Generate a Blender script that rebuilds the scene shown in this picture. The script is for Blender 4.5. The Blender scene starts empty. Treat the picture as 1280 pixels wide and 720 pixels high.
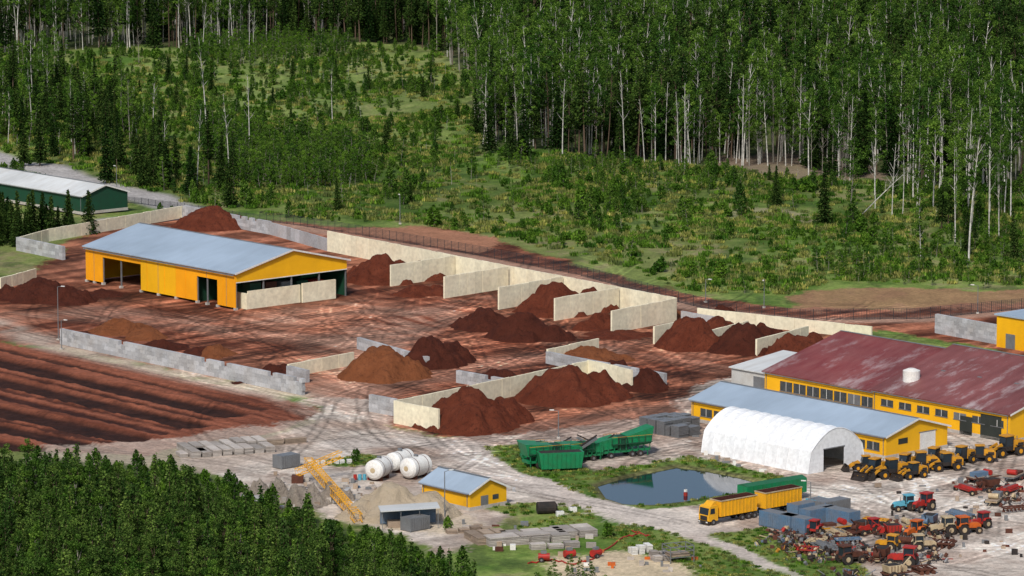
import bpy, math, random
import numpy as np
from mathutils import Vector, Matrix
random.seed(7); RNG=np.random.default_rng(7)
SC=bpy.context.scene
# ---------------------------------------------------------------- survey grid -> metres (flat site, datum z=0)
F=5200.0; PT=math.atan(800/5200.0); SP,CP=math.sin(PT),math.cos(PT); H=140.0
def G(u,v):
    t=v-360.0; k=H/(F*SP+t*CP)
    return np.array([(u-640.0)*k,(F*CP-t*SP)*k])
def K(v): return H/(F*SP+(v-360.0)*CP)
def GP(poly): return np.array([G(*p) for p in poly])
YB=math.radians(41.4); YA=YB+math.pi/2
AX=np.array([math.cos(YA),math.sin(YA)]); BX=np.array([math.cos(YB),math.sin(YB)])
# ---------------------------------------------------------------- noise
def vn(x,y,s=0):
    xi=np.floor(x); yi=np.floor(y); fx=x-xi; fy=y-yi
    fx=fx*fx*(3-2*fx); fy=fy*fy*(3-2*fy)
    def h(a,b):
        q=np.sin(a*127.1+b*311.7+s*74.7)*43758.5453
        return q-np.floor(q)
    return (h(xi,yi)*(1-fx)+h(xi+1,yi)*fx)*(1-fy)+(h(xi,yi+1)*(1-fx)+h(xi+1,yi+1)*fx)*fy
def fbm(x,y,s=0,o=4):
    r=0;a=.5;t=0
    for i in range(o):
        r=r+a*vn(x,y,s+i*3.1); t+=a; a*=.5; x=x*2.03; y=y*2.03
    return r/t
def pip(P,poly):
    x=P[:,0]; y=P[:,1]; ins=np.zeros(len(x),bool); n=len(poly)
    for i in range(n):
        x1,y1=poly[i]; x2,y2=poly[(i+1)%n]
        if y1==y2: continue
        c=((y1>y)!=(y2>y)); c&=(x<(x2-x1)*(y-y1)/(y2-y1)+x1); ins^=c
    return ins
def pdist(P,line):
    d=np.full(len(P),1e9)
    for i in range(len(line)-1):
        a=line[i]; b=line[i+1]; ab=b-a; t=np.clip(((P-a)@ab)/(ab@ab),0,1)
        q=a+t[:,None]*ab; d=np.minimum(d,np.hypot(P[:,0]-q[:,0],P[:,1]-q[:,1]))
    return d
# ---------------------------------------------------------------- materials
MATS={}
def nm(name):
    m=bpy.data.materials.new(name); m.use_nodes=True; nt=m.node_tree
    return m,nt,nt.nodes,nt.links,nt.nodes['Principled BSDF']
def mixc(nt,a,b,fac,bt='MIX'):
    n=nt.nodes.new('ShaderNodeMix'); n.data_type='RGBA'; n.blend_type=bt
    for i,val in ((6,a),(7,b)):
        if isinstance(val,(tuple,list)): n.inputs[i].default_value=(*val[:3],1)
        else: nt.links.new(val,n.inputs[i])
    if isinstance(fac,(int,float)): n.inputs[0].default_value=fac
    else: nt.links.new(fac,n.inputs[0])
    return n.outputs[2]
def noise(nt,scale,detail=4,coord='Object',stretch=None,rough=.6):
    tc=nt.nodes.new('ShaderNodeTexCoord'); mp=nt.nodes.new('ShaderNodeMapping')
    nt.links.new(tc.outputs[coord],mp.inputs[0])
    if stretch: mp.inputs['Scale'].default_value=stretch
    n=nt.nodes.new('ShaderNodeTexNoise'); n.inputs['Scale'].default_value=scale; n.inputs['Detail'].default_value=detail
    n.inputs['Roughness'].default_value=rough
    nt.links.new(mp.outputs[0],n.inputs['Vector']); return n.outputs['Fac']
def ramp(nt,fac,p0,p1,c0=(0,0,0),c1=(1,1,1)):
    r=nt.nodes.new('ShaderNodeValToRGB'); r.color_ramp.elements[0].position=p0; r.color_ramp.elements[1].position=p1
    r.color_ramp.elements[0].color=(*c0,1); r.color_ramp.elements[1].color=(*c1,1)
    nt.links.new(fac,r.inputs[0]); return r.outputs[0]
def bump(nt,bs,h,st=.3,d=.1):
    b=nt.nodes.new('ShaderNodeBump'); b.inputs['Strength'].default_value=st; b.inputs['Distance'].default_value=d
    nt.links.new(h,b.inputs['Height']); nt.links.new(b.outputs[0],bs.inputs['Normal'])
def M(name,col,dirt=None,rough=.7,metal=0,amt=.45,scale=.6,island=0,stretch=None,streak=False):
    if name in MATS: return MATS[name]
    m,nt,N,L,bs=nm(name); dirt=dirt or tuple(c*.45 for c in col)
    f=ramp(nt,noise(nt,scale,5,stretch=stretch),.35,.75)
    mu=N.new('ShaderNodeMath'); mu.operation='MULTIPLY'; L.new(f,mu.inputs[0]); mu.inputs[1].default_value=amt
    c=mixc(nt,col,dirt,mu.outputs[0])
    f2=ramp(nt,noise(nt,scale*9,4),.3,.8,(.78,.78,.78),(1.1,1.1,1.1)); c=mixc(nt,c,f2,1,'MULTIPLY')
    if island:
        g=N.new('ShaderNodeNewGeometry'); r=ramp(nt,g.outputs['Random Per Island'],0,1,(1-island,)*3,(1+island*.4,)*3)
        c=mixc(nt,c,r,1,'MULTIPLY')
    L.new(c,bs.inputs['Base Color']); bs.inputs['Roughness'].default_value=rough; bs.inputs['Metallic'].default_value=metal
    bs.inputs['Specular IOR Level'].default_value=.3
    bump(nt,bs,noise(nt,scale*14,3),.25,.05)
    MATS[name]=m; return m
def corr(name,col,dirt,freq=3.0,axis='Y',amt=.3,rough=.45,st=.5,patch=.5,spec=.4,pcol=None):
    m,nt,N,L,bs=nm(name)
    tc=N.new('ShaderNodeTexCoord'); w=N.new('ShaderNodeTexWave'); w.bands_direction=axis; w.inputs['Scale'].default_value=freq/6.283*1.0
    L.new(tc.outputs['Object'],w.inputs[0])
    st3=(1,.12,1) if axis=='X' else (.12,1,1)
    f=ramp(nt,noise(nt,.55,6,stretch=st3),.35,.75); mu=N.new('ShaderNodeMath'); mu.operation='MULTIPLY'; L.new(f,mu.inputs[0]); mu.inputs[1].default_value=amt
    c=mixc(nt,col,dirt,mu.outputs[0])
    if pcol: 
        fp_=ramp(nt,noise(nt,.16,7,rough=.75,stretch=(.35,1,1)),.52,.68); c=mixc(nt,c,pcol,fp_)
    f3=ramp(nt,noise(nt,.06,3),.35,.65,(1-patch*.3,)*3,(1.06,)*3); c=mixc(nt,c,f3,1,'MULTIPLY')
    r=ramp(nt,w.outputs['Fac'],0,.5,(.72,.72,.72),(1,1,1)); c=mixc(nt,c,r,.5,'MULTIPLY')
    L.new(c,bs.inputs['Base Color']); bs.inputs['Roughness'].default_value=rough; bs.inputs['Specular IOR Level'].default_value=spec
    bump(nt,bs,w.outputs['Fac'],st,.06); return m
def foliage(name,c0,c1,c2,trans=.25):
    m,nt,N,L,bs=nm(name); N.remove(bs)
    g=N.new('ShaderNodeNewGeometry'); r=N.new('ShaderNodeValToRGB'); r.color_ramp.elements[0].color=(*c0,1); r.color_ramp.elements[1].color=(*c2,1)
    e=r.color_ramp.elements.new(.55); e.color=(*c1,1); L.new(g.outputs['Random Per Island'],r.inputs[0])
    oi=N.new('ShaderNodeObjectInfo'); rr=ramp(nt,oi.outputs['Random'],0,1,(.5,.6,.62),(1.55,1.35,1.2)); c=mixc(nt,r.outputs[0],rr,1,'MULTIPLY')
    nn=ramp(nt,noise(nt,.45,2),.35,.68,(.5,.55,.55),(1.35,1.3,1.1)); c=mixc(nt,c,nn,1,'MULTIPLY')
    d=N.new('ShaderNodeBsdfDiffuse'); t=N.new('ShaderNodeBsdfTranslucent'); x=N.new('ShaderNodeMixShader'); x.inputs[0].default_value=trans
    L.new(c,d.inputs[0]); L.new(c,t.inputs[0]); L.new(d.outputs[0],x.inputs[1]); L.new(t.outputs[0],x.inputs[2]); L.new(x.outputs[0],N['Material Output'].inputs[0])
    return m
YEL=corr('yellow_cladding',(.84,.43,.005),(.64,.30,.008),14,'Y',.3,.5,.25)
YELX=corr('yellow_cladding_x',(.86,.45,.006),(.66,.31,.008),14,'X',.3,.5,.25)
ORG=corr('orange_cladding',(.86,.35,.004),(.68,.26,.006),14,'Y',.3,.5,.25)
BLUER=corr('blue_grey_roof',(.33,.41,.50),(.25,.31,.38),7,'Y',.5,.4,.35)
WHITER=corr('pale_roof',(.60,.62,.62),(.42,.40,.36),7,'Y',.6,.5,.3)
REDR=corr('rusty_red_roof',(.17,.030,.028),(.24,.085,.075),6,'Y',.8,.55,.5,.9,.4,(.36,.26,.26))
REDR2=corr('faded_red_roof',(.21,.070,.065),(.14,.035,.03),6,'Y',.9,.55,.5,.9,.4,(.40,.33,.33))
CREAM=M('cream_concrete',(.80,.75,.56),(.60,.49,.34),.85,amt=.5,scale=.12,island=.10)
GREYC=M('grey_concrete',(.44,.45,.47),(.30,.27,.24),.9,amt=.6,scale=.3,island=.28)
CONC=M('pale_concrete',(.48,.45,.41),(.28,.23,.19),.9,amt=.6,scale=.3,island=.15)
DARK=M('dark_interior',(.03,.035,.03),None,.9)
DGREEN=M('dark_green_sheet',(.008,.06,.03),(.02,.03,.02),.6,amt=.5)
GREEN=M('green_paint',(.006,.20,.075),(.04,.06,.03),.45,amt=.5,scale=.8)
GREENT=M('green_tarp',(.02,.13,.06),(.02,.06,.03),.6,amt=.5,scale=.5)
YPAINT=M('yellow_paint',(.66,.30,.012),(.2,.10,.04),.55,amt=.7,scale=.9)
YTRUCK=M('truck_yellow_paint',(.80,.40,.012),(.5,.24,.04),.45,amt=.5,scale=.7)
OPAINT=M('orange_paint',(.58,.12,.012),(.2,.06,.03),.55,amt=.7,scale=.9)
RPAINT=M('red_paint',(.42,.022,.016),(.12,.03,.02),.55,amt=.8,scale=.9)
BPAINT=M('blue_paint',(.09,.17,.27),(.17,.15,.14),.55,amt=.7,scale=.4)
LBLUE=M('light_blue_paint',(.10,.38,.50),(.1,.2,.25),.5)
CRM=M('cream_paint',(.52,.42,.26),(.22,.12,.07),.6,amt=.7)
RUST=M('rust',(.12,.042,.025),(.05,.022,.016),.9,amt=.8,scale=1.2,island=.4)
STEEL=M('grey_steel',(.21,.22,.23),(.12,.1,.09),.5,.3)
BLACK=M('black_rubber',(.018,.018,.018),(.07,.045,.035),.9,amt=.6)
GLASS=M('dark_glass',(.02,.03,.04),(.03,.03,.03),.12,amt=.2)
WHITE=M('white_paint',(.74,.74,.71),(.48,.38,.30),.5,amt=.45,scale=.4)
TENT=M('white_tent_fabric',(.78,.80,.82),(.66,.65,.64),.55,amt=.5,scale=.15)
WOOD=M('weathered_wood',(.36,.28,.21),(.2,.14,.1),.9,amt=.6,island=.35)
SLAB=M('concrete_slab',(.46,.42,.38),(.26,.21,.18),.9,amt=.6,island=.4)
WIN=M('window_glass',(.035,.045,.05),(.10,.1,.1),.2,amt=.8,scale=1.5)
BARKD=M('brown_bark',(.12,.08,.055),(.05,.035,.025),.95)
BARKW=M('birch_bark',(.62,.60,.54),(.10,.09,.08),.8,amt=.9,scale=1.0)
BARKG=M('grey_bark',(.25,.23,.19),(.1,.09,.07),.9)
FSPR=foliage('spruce_needles',(.008,.021,.006),(.020,.044,.012),(.048,.086,.022),.12)
FPINE=foliage('pine_needles',(.014,.036,.010),(.036,.078,.018),(.085,.145,.040),.15)
FFORE=foliage('young_pine_needles',(.020,.048,.012),(.055,.110,.024),(.125,.205,.055),.2)
FBIR=foliage('birch_leaves',(.030,.076,.012),(.072,.155,.025),(.14,.25,.055),.3)
FBUSH=foliage('bush_leaves',(.035,.092,.010),(.082,.180,.022),(.155,.29,.052),.3)
FDRY=foliage('dry_grass',(.12,.15,.04),(.21,.25,.07),(.33,.34,.14),.3)
def soil(name,c0,c1,c2):
    m,nt,N,L,bs=nm(name)
    f=ramp(nt,noise(nt,.35,6,rough=.7),.3,.72); c=mixc(nt,c0,c1,f)
    f2=ramp(nt,noise(nt,1.4,6,rough=.75),.5,.72); c=mixc(nt,c,c2,f2)
    L.new(c,bs.inputs['Base Color']); bs.inputs['Roughness'].default_value=.95; bs.inputs['Specular IOR Level'].default_value=.1
    bump(nt,bs,noise(nt,1.6,7,rough=.8),1.0,.8); return m
PEAT=soil('red_peat',(.105,.025,.013),(.19,.052,.027),(.045,.013,.009))
PEATO=soil('orange_peat',(.20,.066,.026),(.27,.098,.042),(.10,.033,.016))
PEATD=soil('dark_peat',(.062,.017,.011),(.110,.031,.018),(.025,.010,.007))
SAND=soil('tan_gravel',(.50,.40,.28),(.60,.50,.37),(.40,.32,.22))
RUBB=soil('rubble',(.30,.25,.20),(.40,.35,.30),(.13,.10,.08))
# ---------------------------------------------------------------- mesh builder
class Bd:
    def __init__(s): s.P={}
    def g(s,part,mat):
        return s.P.setdefault((part,mat.name),([],[]))
    def poly(s,part,mat,vs,fs):
        V,Fc=s.g(part,mat); o=len(V); V.extend([tuple(map(float,v)) for v in vs]); Fc.extend([tuple(i+o for i in f) for f in fs])
    def box(s,part,mat,x0,x1,y0,y1,z0,z1):
        vs=[(x0,y0,z0),(x1,y0,z0),(x1,y1,z0),(x0,y1,z0),(x0,y0,z1),(x1,y0,z1),(x1,y1,z1),(x0,y1,z1)]
        s.poly(part,mat,vs,[(0,3,2,1),(4,5,6,7),(0,1,5,4),(1,2,6,5),(2,3,7,6),(3,0,4,7)])
    def ext(s,part,mat,prof,y0,y1,axis='y'):
        n=len(prof)
        if axis=='y': vs=[(x,y0,z) for x,z in prof]+[(x,y1,z) for x,z in prof]
        else: vs=[(y0,x,z) for x,z in prof]+[(y1,x,z) for x,z in prof]
        fs=[tuple(range(n)),tuple(range(2*n-1,n-1,-1))]+[(i,(i+1)%n,(i+1)%n+n,i+n) for i in range(n)]
        s.poly(part,mat,vs,fs)
    def cyl(s,part,mat,p0,p1,r0,r1=None,n=12):
        r1=r0 if r1 is None else r1
        a=Vector(p0); b=Vector(p1); d=(b-a); 
        if d.length<1e-6: return
        d.normalize(); u=d.orthogonal().normalized(); w=d.cross(u); vs=[]
        for c,r in((a,r0),(b,r1)):
            for i in range(n):
                t=2*math.pi*i/n; q=c+(u*math.cos(t)+w*math.sin(t))*r; vs.append(tuple(q))
        fs=[(i,(i+1)%n,(i+1)%n+n,i+n) for i in range(n)]+[tuple(range(n-1,-1,-1)),tuple(range(n,2*n))]
        s.poly(part,mat,vs,fs)
    def beam(s,part,mat,p0,p1,w): s.cyl(part,mat,p0,p1,w*.7,n=4)
    def wheel(s,part,x,y,r,w,rim=None,sgn=1):
        s.cyl(part,BLACK,(x,y-w/2,r*.93),(x,y+w/2,r*.93),r,n=16)
        s.cyl(part+'_rim',rim or STEEL,(x,y-w/2-.04,r*.93),(x,y+w/2+.04,r*.93),r*.45,n=12)
    def done(s,name,x=0,y=0,z=0,yaw=0,smooth=False):
        obs=[]
        for (part,mn),(V,Fc) in s.P.items():
            me=bpy.data.meshes.new(part); me.from_pydata(V,[],Fc); me.materials.append(bpy.data.materials[mn]); me.update()
            if smooth: me.polygons.foreach_set('use_smooth',[True]*len(Fc))
            obs.append(bpy.data.objects.new(part,me))
        if len(obs)==1: top=obs[0]; top.name=name
        else:
            top=bpy.data.objects.new(name,None); SC.collection.objects.link(top); top.empty_display_size=.5
            for o in obs: o.parent=top
        for o in obs: SC.collection.objects.link(o)
        top.location=(x,y,z); top.rotation_euler=(0,0,yaw); return top
def at(b,name,u,v,yaw=YB,z=0): p=G(u,v); return b.done(name,p[0],p[1],z,yaw)
# ---------------------------------------------------------------- GROUND
def axis(lo,hi,step,far_lo,far_hi,g=1.12):
    c=list(np.arange(lo,hi,step)); s=step; x=hi
    out=[]
    while x<far_hi: out.append(x); s*=g; x+=s
    out.append(far_hi); s=step; x=lo-step; pre=[]
    while x>far_lo: pre.append(x); s*=g; x-=s
    pre.append(far_lo); return np.array(pre[::-1]+c+out)
xs=axis(-132,132,.42,-6000,6000); 
ys=axis(600,985,.60,-500,1010)
ys=np.concatenate([ys[ys<985.1],np.arange(986,1450,2.0),axis(1450,1451,3,1449,12000)[2:]])
NX,NY=len(xs),len(ys)
XX,YY=np.meshgrid(xs,ys); P=np.stack([XX.ravel(),YY.ravel()],1); X=P[:,0]; Y=P[:,1]
pond=GP([(744,605),(770,597),(805,589),(845,581),(885,586),(925,594),(965,605),(945,611),(900,618),(860,625),(815,630),(780,629),(755,621)])
n1=fbm(X/40,Y/60,1); n2=fbm(X/9,Y/14,5); n3=fbm(X/2.2,Y/3,9); n4=fbm(X/130,Y/160,13,3)
def hgt(x,y):
    far=np.clip((y-985)/120,0,1)
    return far*((fbm(x/60,y/80,1,3)-.5)*6+(fbm(x/12,y/18,5,3)-.5)*1.6)
Z=hgt(X,Y)
def soft(poly,amp=3.0,fine=.7):
    lo=poly.min(0)-8; hi=poly.max(0)+8
    sel=np.where((X>lo[0])&(X<hi[0])&(Y>lo[1])&(Y<hi[1]))[0]; Q=P[sel]; r=np.zeros(len(sel))
    for k in range(3):
        j=np.stack([(fbm(Q[:,0]/6,Q[:,1]/8,20,3)-.5)*amp*2,(fbm(Q[:,0]/6,Q[:,1]/8,40,3)-.5)*amp*3],1)+RNG.normal(0,fine,(len(sel),2))
        r+=pip(Q+j,poly)
    m=np.zeros(len(X)); m[sel]=r/3; return m
C=np.zeros((len(X),3))
def mix(m,col,keep=None):
    global C
    col=np.array(col); C=C*(1-m[:,None])+col*m[:,None]
def lerp(a,b,t): return np.array(a)[None]*(1-t[:,None])+np.array(b)[None]*t[:,None]
s01=lambda a,lo,hi: np.clip((a-lo)/(hi-lo),0,1)
C=lerp((.075,.145,.022),(.20,.26,.065),s01(n2*.7+n3*.3,.35,.63)); 
C=C*(1-s01(n1,.45,.65)[:,None]*.35)
mix(s01(n4,.5,.62)*.4,(.23,.25,.085)); mix(s01(n2*.6+n3*.4,.57,.68)*.5,(.25,.19,.12)); mix(s01(fbm(X/5,Y/9,140,4),.60,.70)*.5,(.04,.065,.02))
# forest floor
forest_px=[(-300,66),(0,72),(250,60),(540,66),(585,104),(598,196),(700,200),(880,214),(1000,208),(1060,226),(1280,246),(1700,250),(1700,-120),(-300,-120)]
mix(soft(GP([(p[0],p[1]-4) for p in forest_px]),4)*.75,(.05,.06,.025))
mix(soft(GP([(880,198),(960,188),(1080,194),(1110,218),(1040,232),(940,226),(890,215)]),6)*.8,(.24,.17,.13))
mix(soft(GP([(900,262),(980,262),(1040,276),(1000,284),(920,276)]),5)*.5,(.30,.24,.18))
mix(soft(GP([(180,62),(400,58),(560,80),(590,130),(560,190),(470,190),(430,165),(300,150),(230,120)]),6)*.4,(.21,.26,.08))
# yard dirt
dirt=GP([(-200,380),(0,372),(20,345),(60,330),(85,300),(215,258),(330,272),(440,284),(500,282),(560,284),(640,306),(720,330),(870,372),(985,385),(1100,388),(1400,368),(1400,480),(1210,430),(1085,412),(990,440),(935,470),(862,500),(862,532),(760,538),(600,548),(540,545),(440,520),(400,500),(380,490),(250,470),(70,432),(0,428),(-200,400)])
dm=soft(dirt,3)
wx=X+8*fbm(X/25,Y/25,60,2); wy=Y+8*fbm(X/25,Y/25,66,2)
a_=(wx*AX[0]+wy*AX[1]); b_=(wx*BX[0]+wy*BX[1])
st1=fbm(b_/2.0,a_/30,70,4); st2=fbm(b_/32,a_/2.2,77,4); big=fbm(X/22,Y/30,80,4)
dc=lerp((.125,.036,.018),(.31,.122,.070),s01(big*.5+st1*.3+st2*.3,.42,.66))
dc=dc*(.62+.74*s01(st2,.32,.68))[:,None]*(.76+.48*s01(n3,.3,.7))[:,None]
dc=dc*(1-.5*s01(fbm(X/13,Y/20,145,4),.55,.68))[:,None]
C=C*(1-dm[:,None])+dc*dm[:,None]
for line,w,c,am in (([(425,520),(420,470),(445,430),(520,395),(440,385),(350,400)],10,(.41,.25,.18),.65),([(440,430),(300,415),(120,395),(0,395)],7,(.36,.205,.145),.55),
    ([(470,412),(600,372),(560,360)],5,(.37,.205,.145),.5),([(430,500),(640,450),(800,430),(900,460)],6,(.34,.175,.12),.5),([(0,405),(120,385),(250,400)],5,(.37,.215,.155),.45),([(450,500),(470,440),(560,400),(760,440)],4,(.37,.215,.155),.4)):
    d=pdist(P,GP(line)); mix(np.clip(1.3-d/w,0,1)*am*s01(st1*.5+n2*.5,.25,.6)*dm,c)
# earth banks beyond the fence
mix(soft(GP([(430,286),(520,280),(600,292),(628,306),(600,318),(540,306),(470,296)]),3)*.85,(.35,.17,.10))
mix(soft(GP([(985,372),(1040,360),(1130,358),(1230,364),(1280,362),(1400,362),(1400,378),(1150,388),(1000,390)]),4)*.75,(.32,.16,.10))
for line,w,c in (([(240,262),(330,276),(440,296),(600,324),(720,347),(870,386),(1000,401),(1150,400),(1400,378)],3.2,(.36,.23,.17)),):
    d=pdist(P,GP(line)); mix(np.clip(1.5-d/w,0,1)*.8,c)
d=pdist(P,GP([(-60,188),(60,208),(110,226),(180,240),(240,262),(215,268),(150,275)])); mix(np.clip(2.6-d/3.,0,1)*.97,(.36,.34,.33))
# field
field=GP([(-250,400),(0,428),(60,437),(380,503),(402,520),(350,538),(270,552),(180,570),(60,565),(-250,560)])
fm=soft(field,1.5,.5); s=X*BX[0]+Y*BX[1]
fc=lerp((.13,.040,.022),(.27,.092,.052),s01(fbm(s/1.2,(X*AX[0]+Y*AX[1])/60,95,4)*.7+n2*.3,.3,.65))
C=C*(1-fm[:,None])+fc*fm[:,None]
def trench(u0,v0,u1,v1,w,dark,dep):
    global Z
    d=pdist(P,GP([(u0,v0),(u1,v1)]))+ (n3-.5)*1.6+(n2-.5)*1.4; m=np.clip((1.25-d/w)*2.2,0,1)*np.clip(fm*1.5,0,1); mix(m*(.80+.2*n3),dark); Z-=m*dep
DK=(.015,.008,.007)
for a in ((-150,418,285,517,3.0,DK,.6),(-150,440,240,531,3.0,DK,.6),(-150,462,205,541,1.4,(.03,.012,.01),.3),(-150,481,165,547,3.4,DK,.7),(-150,504,110,556,2.8,DK,.6),(-150,527,50,563,2.6,DK,.6),(-150,402,330,511,1.0,(.045,.018,.012),.3),(-150,429,262,524,.9,(.05,.018,.012),.3),(-150,451,222,536,.9,(.06,.02,.013),.3),(-150,493,135,552,.9,(.05,.018,.012),.3)): trench(*a)
Z+=fm*(fbm(X/1.5,Y/1.5,97,3)-.5)*.35
# pale hardstanding
conc=GP([(380,497),(470,500),(490,535),(550,548),(640,540),(760,528),(845,515),(850,500),(880,478),(935,468),(965,490),(1240,530),(1400,540),(1500,800),(1020,800),(1000,720),(900,690),(780,655),(740,640),(640,640),(560,700),(480,662),(400,642),(290,602),(225,573),(330,545),(400,530)])
cm=soft(conc,3.0)
cc=lerp((.34,.275,.23),(.60,.53,.46),s01(fbm(X/14,Y/22,100,5)*.6+st1*.25+n3*.2,.38,.66))
cc=cc*(.82+.34*s01(st2,.3,.7))[:,None]
C=C*(1-cm[:,None])+cc*cm[:,None]
d=pdist(P,GP([(-200,362),(0,408),(80,434),(380,500),(440,530)])); mix(np.clip(1.6-d/4.5,0,1)*.85*s01(n2,.2,.5),(.46,.37,.30))
mix(soft(GP([(40,560),(230,545),(400,525),(420,545),(330,575),(230,600),(60,590)]),3)*.7,(.42,.34,.28))
mix(cm*s01(fbm(X/10,Y/12,110,4),.53,.68)*.5,(.29,.185,.135))
mix(soft(GP([(980,640),(1060,625),(1200,640),(1250,665),(1180,700),(1060,710),(990,690)]),3)*.5,(.19,.145,.12))
mix(soft(GP([(400,500),(500,520),(560,560),(860,540),(870,500),(700,520),(560,548),(480,540)]),4)*.35,(.31,.18,.13))
d=pdist(P,GP([(430,555),(520,552),(575,556),(620,590),(700,615),(790,640),(860,655),(960,700),(1010,740)])); mix(np.clip(1.8-d/3.3,0,1)*.7,(.52,.46,.41))
# grass verges
GR=[[(606,560),(640,556),(690,572),(742,588),(800,580),(860,570),(905,578),(1000,602),(985,618),(940,618),(870,630),(800,636),(740,622),(690,604),(640,586)],
    [(400,577),(455,568),(485,572),(470,580),(420,586)],[(640,660),(700,645),(740,640),(745,652),(700,658)],
    [(785,655),(830,662),(900,688),(990,725),(880,725),(850,706),(800,690),(755,680),(750,664)],[(885,668),(955,660),(1000,680),(1075,700),(1085,740),(1040,740),(960,700)],
    [(600,634),(660,628),(740,634),(735,640),(640,645)]]
gm=np.zeros(len(X))
for g_ in GR:
    m=soft(GP(g_),1.6,.4); gm=np.maximum(gm,m)
gc=lerp((.065,.13,.018),(.17,.22,.055),s01(n2*.5+n3*.5,.35,.65)); C=C*(1-gm[:,None])+gc*gm[:,None]
mix(soft(GP([(690,694),(780,690),(850,705),(880,730),(700,740)]),2)*.8,(.64,.50,.36))
mix(soft(GP([(425,640),(560,632),(600,655),(560,668),(430,655)]),2)*.7,(.54,.45,.33))
# foreground wood floor
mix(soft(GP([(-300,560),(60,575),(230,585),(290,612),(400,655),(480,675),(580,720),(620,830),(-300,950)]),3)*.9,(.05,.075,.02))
# pond
pm=pip(P,pond); pd=pdist(P,np.vstack([pond,pond[:1]])); bank=np.where(pm,-np.clip(pd/2.0,0,1)*1.4-.15,-.15*np.clip(1-pd/2,0,1)); Z+=bank
mix(np.clip(1-pd/1.8,0,1)*.8,(.10,.075,.045))
# tyre tracks
Cg=C.reshape(NY,NX,3)
def track(p,ang,curv,n,mul,w=1.9):
    p=np.array(p,float)
    for i in range(n):
        dr=np.array([math.cos(ang),math.sin(ang)]); nr=np.array([-dr[1],dr[0]])
        for sd in(-w/2,w/2):
            for off in (0,.3):
                q=p+nr*(sd+off); ix=np.searchsorted(xs,q[0]); iy=np.searchsorted(ys,q[1])
                if 0<ix<NX and 0<iy<NY and ys[iy]<985: Cg[iy,ix]=Cg[iy,ix]*(1+ (mul-1)*.6)
        p+=dr*.45; ang+=curv+RNG.normal(0,.004)
ok=GP([(20,430),(110,385),(240,400),(450,390),(560,370),(850,420),(960,470),(860,530),(450,520),(380,490),(240,455)])
ok2=GP([(400,530),(860,530),(1240,560),(1280,720),(1000,720),(850,650),(600,610),(430,620),(330,600)])
for zone,nn in((ok,340),(ok2,170)):
    lo=zone.min(0); hi=zone.max(0); c=0
    while c<nn:
        p=lo+RNG.random(2)*(hi-lo)
        if not pip(p[None],zone)[0]: continue
        track(p,RNG.choice([YA,YB,YB+.3,YA-.3,0])+RNG.normal(0,.25),RNG.normal(0,.006),int(RNG.integers(60,260)),RNG.choice([.62,.72,1.28,1.38])); c+=1
C=np.clip(Cg.reshape(-1,3),.004,.8)
me=bpy.data.meshes.new('ground'); nv=len(X)
me.vertices.add(nv); co=np.stack([X,Y,Z],1).astype(np.float32); me.vertices.foreach_set('co',co.ravel())
ii=np.arange((NY-1)*(NX-1)); r=ii//(NX-1); c=ii%(NX-1); a=r*NX+c; quads_=np.stack([a,a+1,a+NX+1,a+NX],1).astype(np.int32)
me.loops.add(quads_.size); me.loops.foreach_set('vertex_index',quads_.ravel()); me.polygons.add(len(quads_)); me.polygons.foreach_set('loop_start',np.arange(len(quads_),dtype=np.int32)*4)
me.polygons.foreach_set('use_smooth',np.ones(len(quads_),bool)); me.update(calc_edges=True)
ca=me.color_attributes.new('Col','FLOAT_COLOR','POINT'); ca.data.foreach_set('color',np.concatenate([C,np.ones((nv,1))],1).astype(np.float32).ravel())
m,nt,N,L,bs=nm('ground_surface'); at_=N.new('ShaderNodeAttribute'); at_.attribute_name='Col'
f=ramp(nt,noise(nt,1.1,6,rough=.75),.3,.72,(.58,.58,.58),(1.38,1.38,1.38)); cc_=mixc(nt,at_.outputs['Color'],f,1,'MULTIPLY')
f=ramp(nt,noise(nt,.16,5,rough=.6),.35,.7,(.82,.82,.82),(1.15,1.15,1.15)); cc_=mixc(nt,cc_,f,1,'MULTIPLY')
L.new(cc_,bs.inputs['Base Color']); bs.inputs['Roughness'].default_value=.95; bs.inputs['Specular IOR Level'].default_value=.12
bump(nt,bs,noise(nt,1.3,6,rough=.75),.7,.25); me.materials.append(m)
go=bpy.data.objects.new('ground',me); SC.collection.objects.link(go)
# water
m,nt,N,L,bs=nm('water'); bs.inputs['Base Color'].default_value=(.006,.012,.02,1); bs.inputs['Roughness'].default_value=.06; bump(nt,bs,noise(nt,.8,3),.04,.05)
ctr=pond.mean(0); wp=[tuple((p-ctr)*1.03+ctr)+(-.42,) for p in pond]
b=Bd(); b.poly('pond_water',m,wp,[tuple(range(len(wp)))]); b.done('pond_water')
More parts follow.
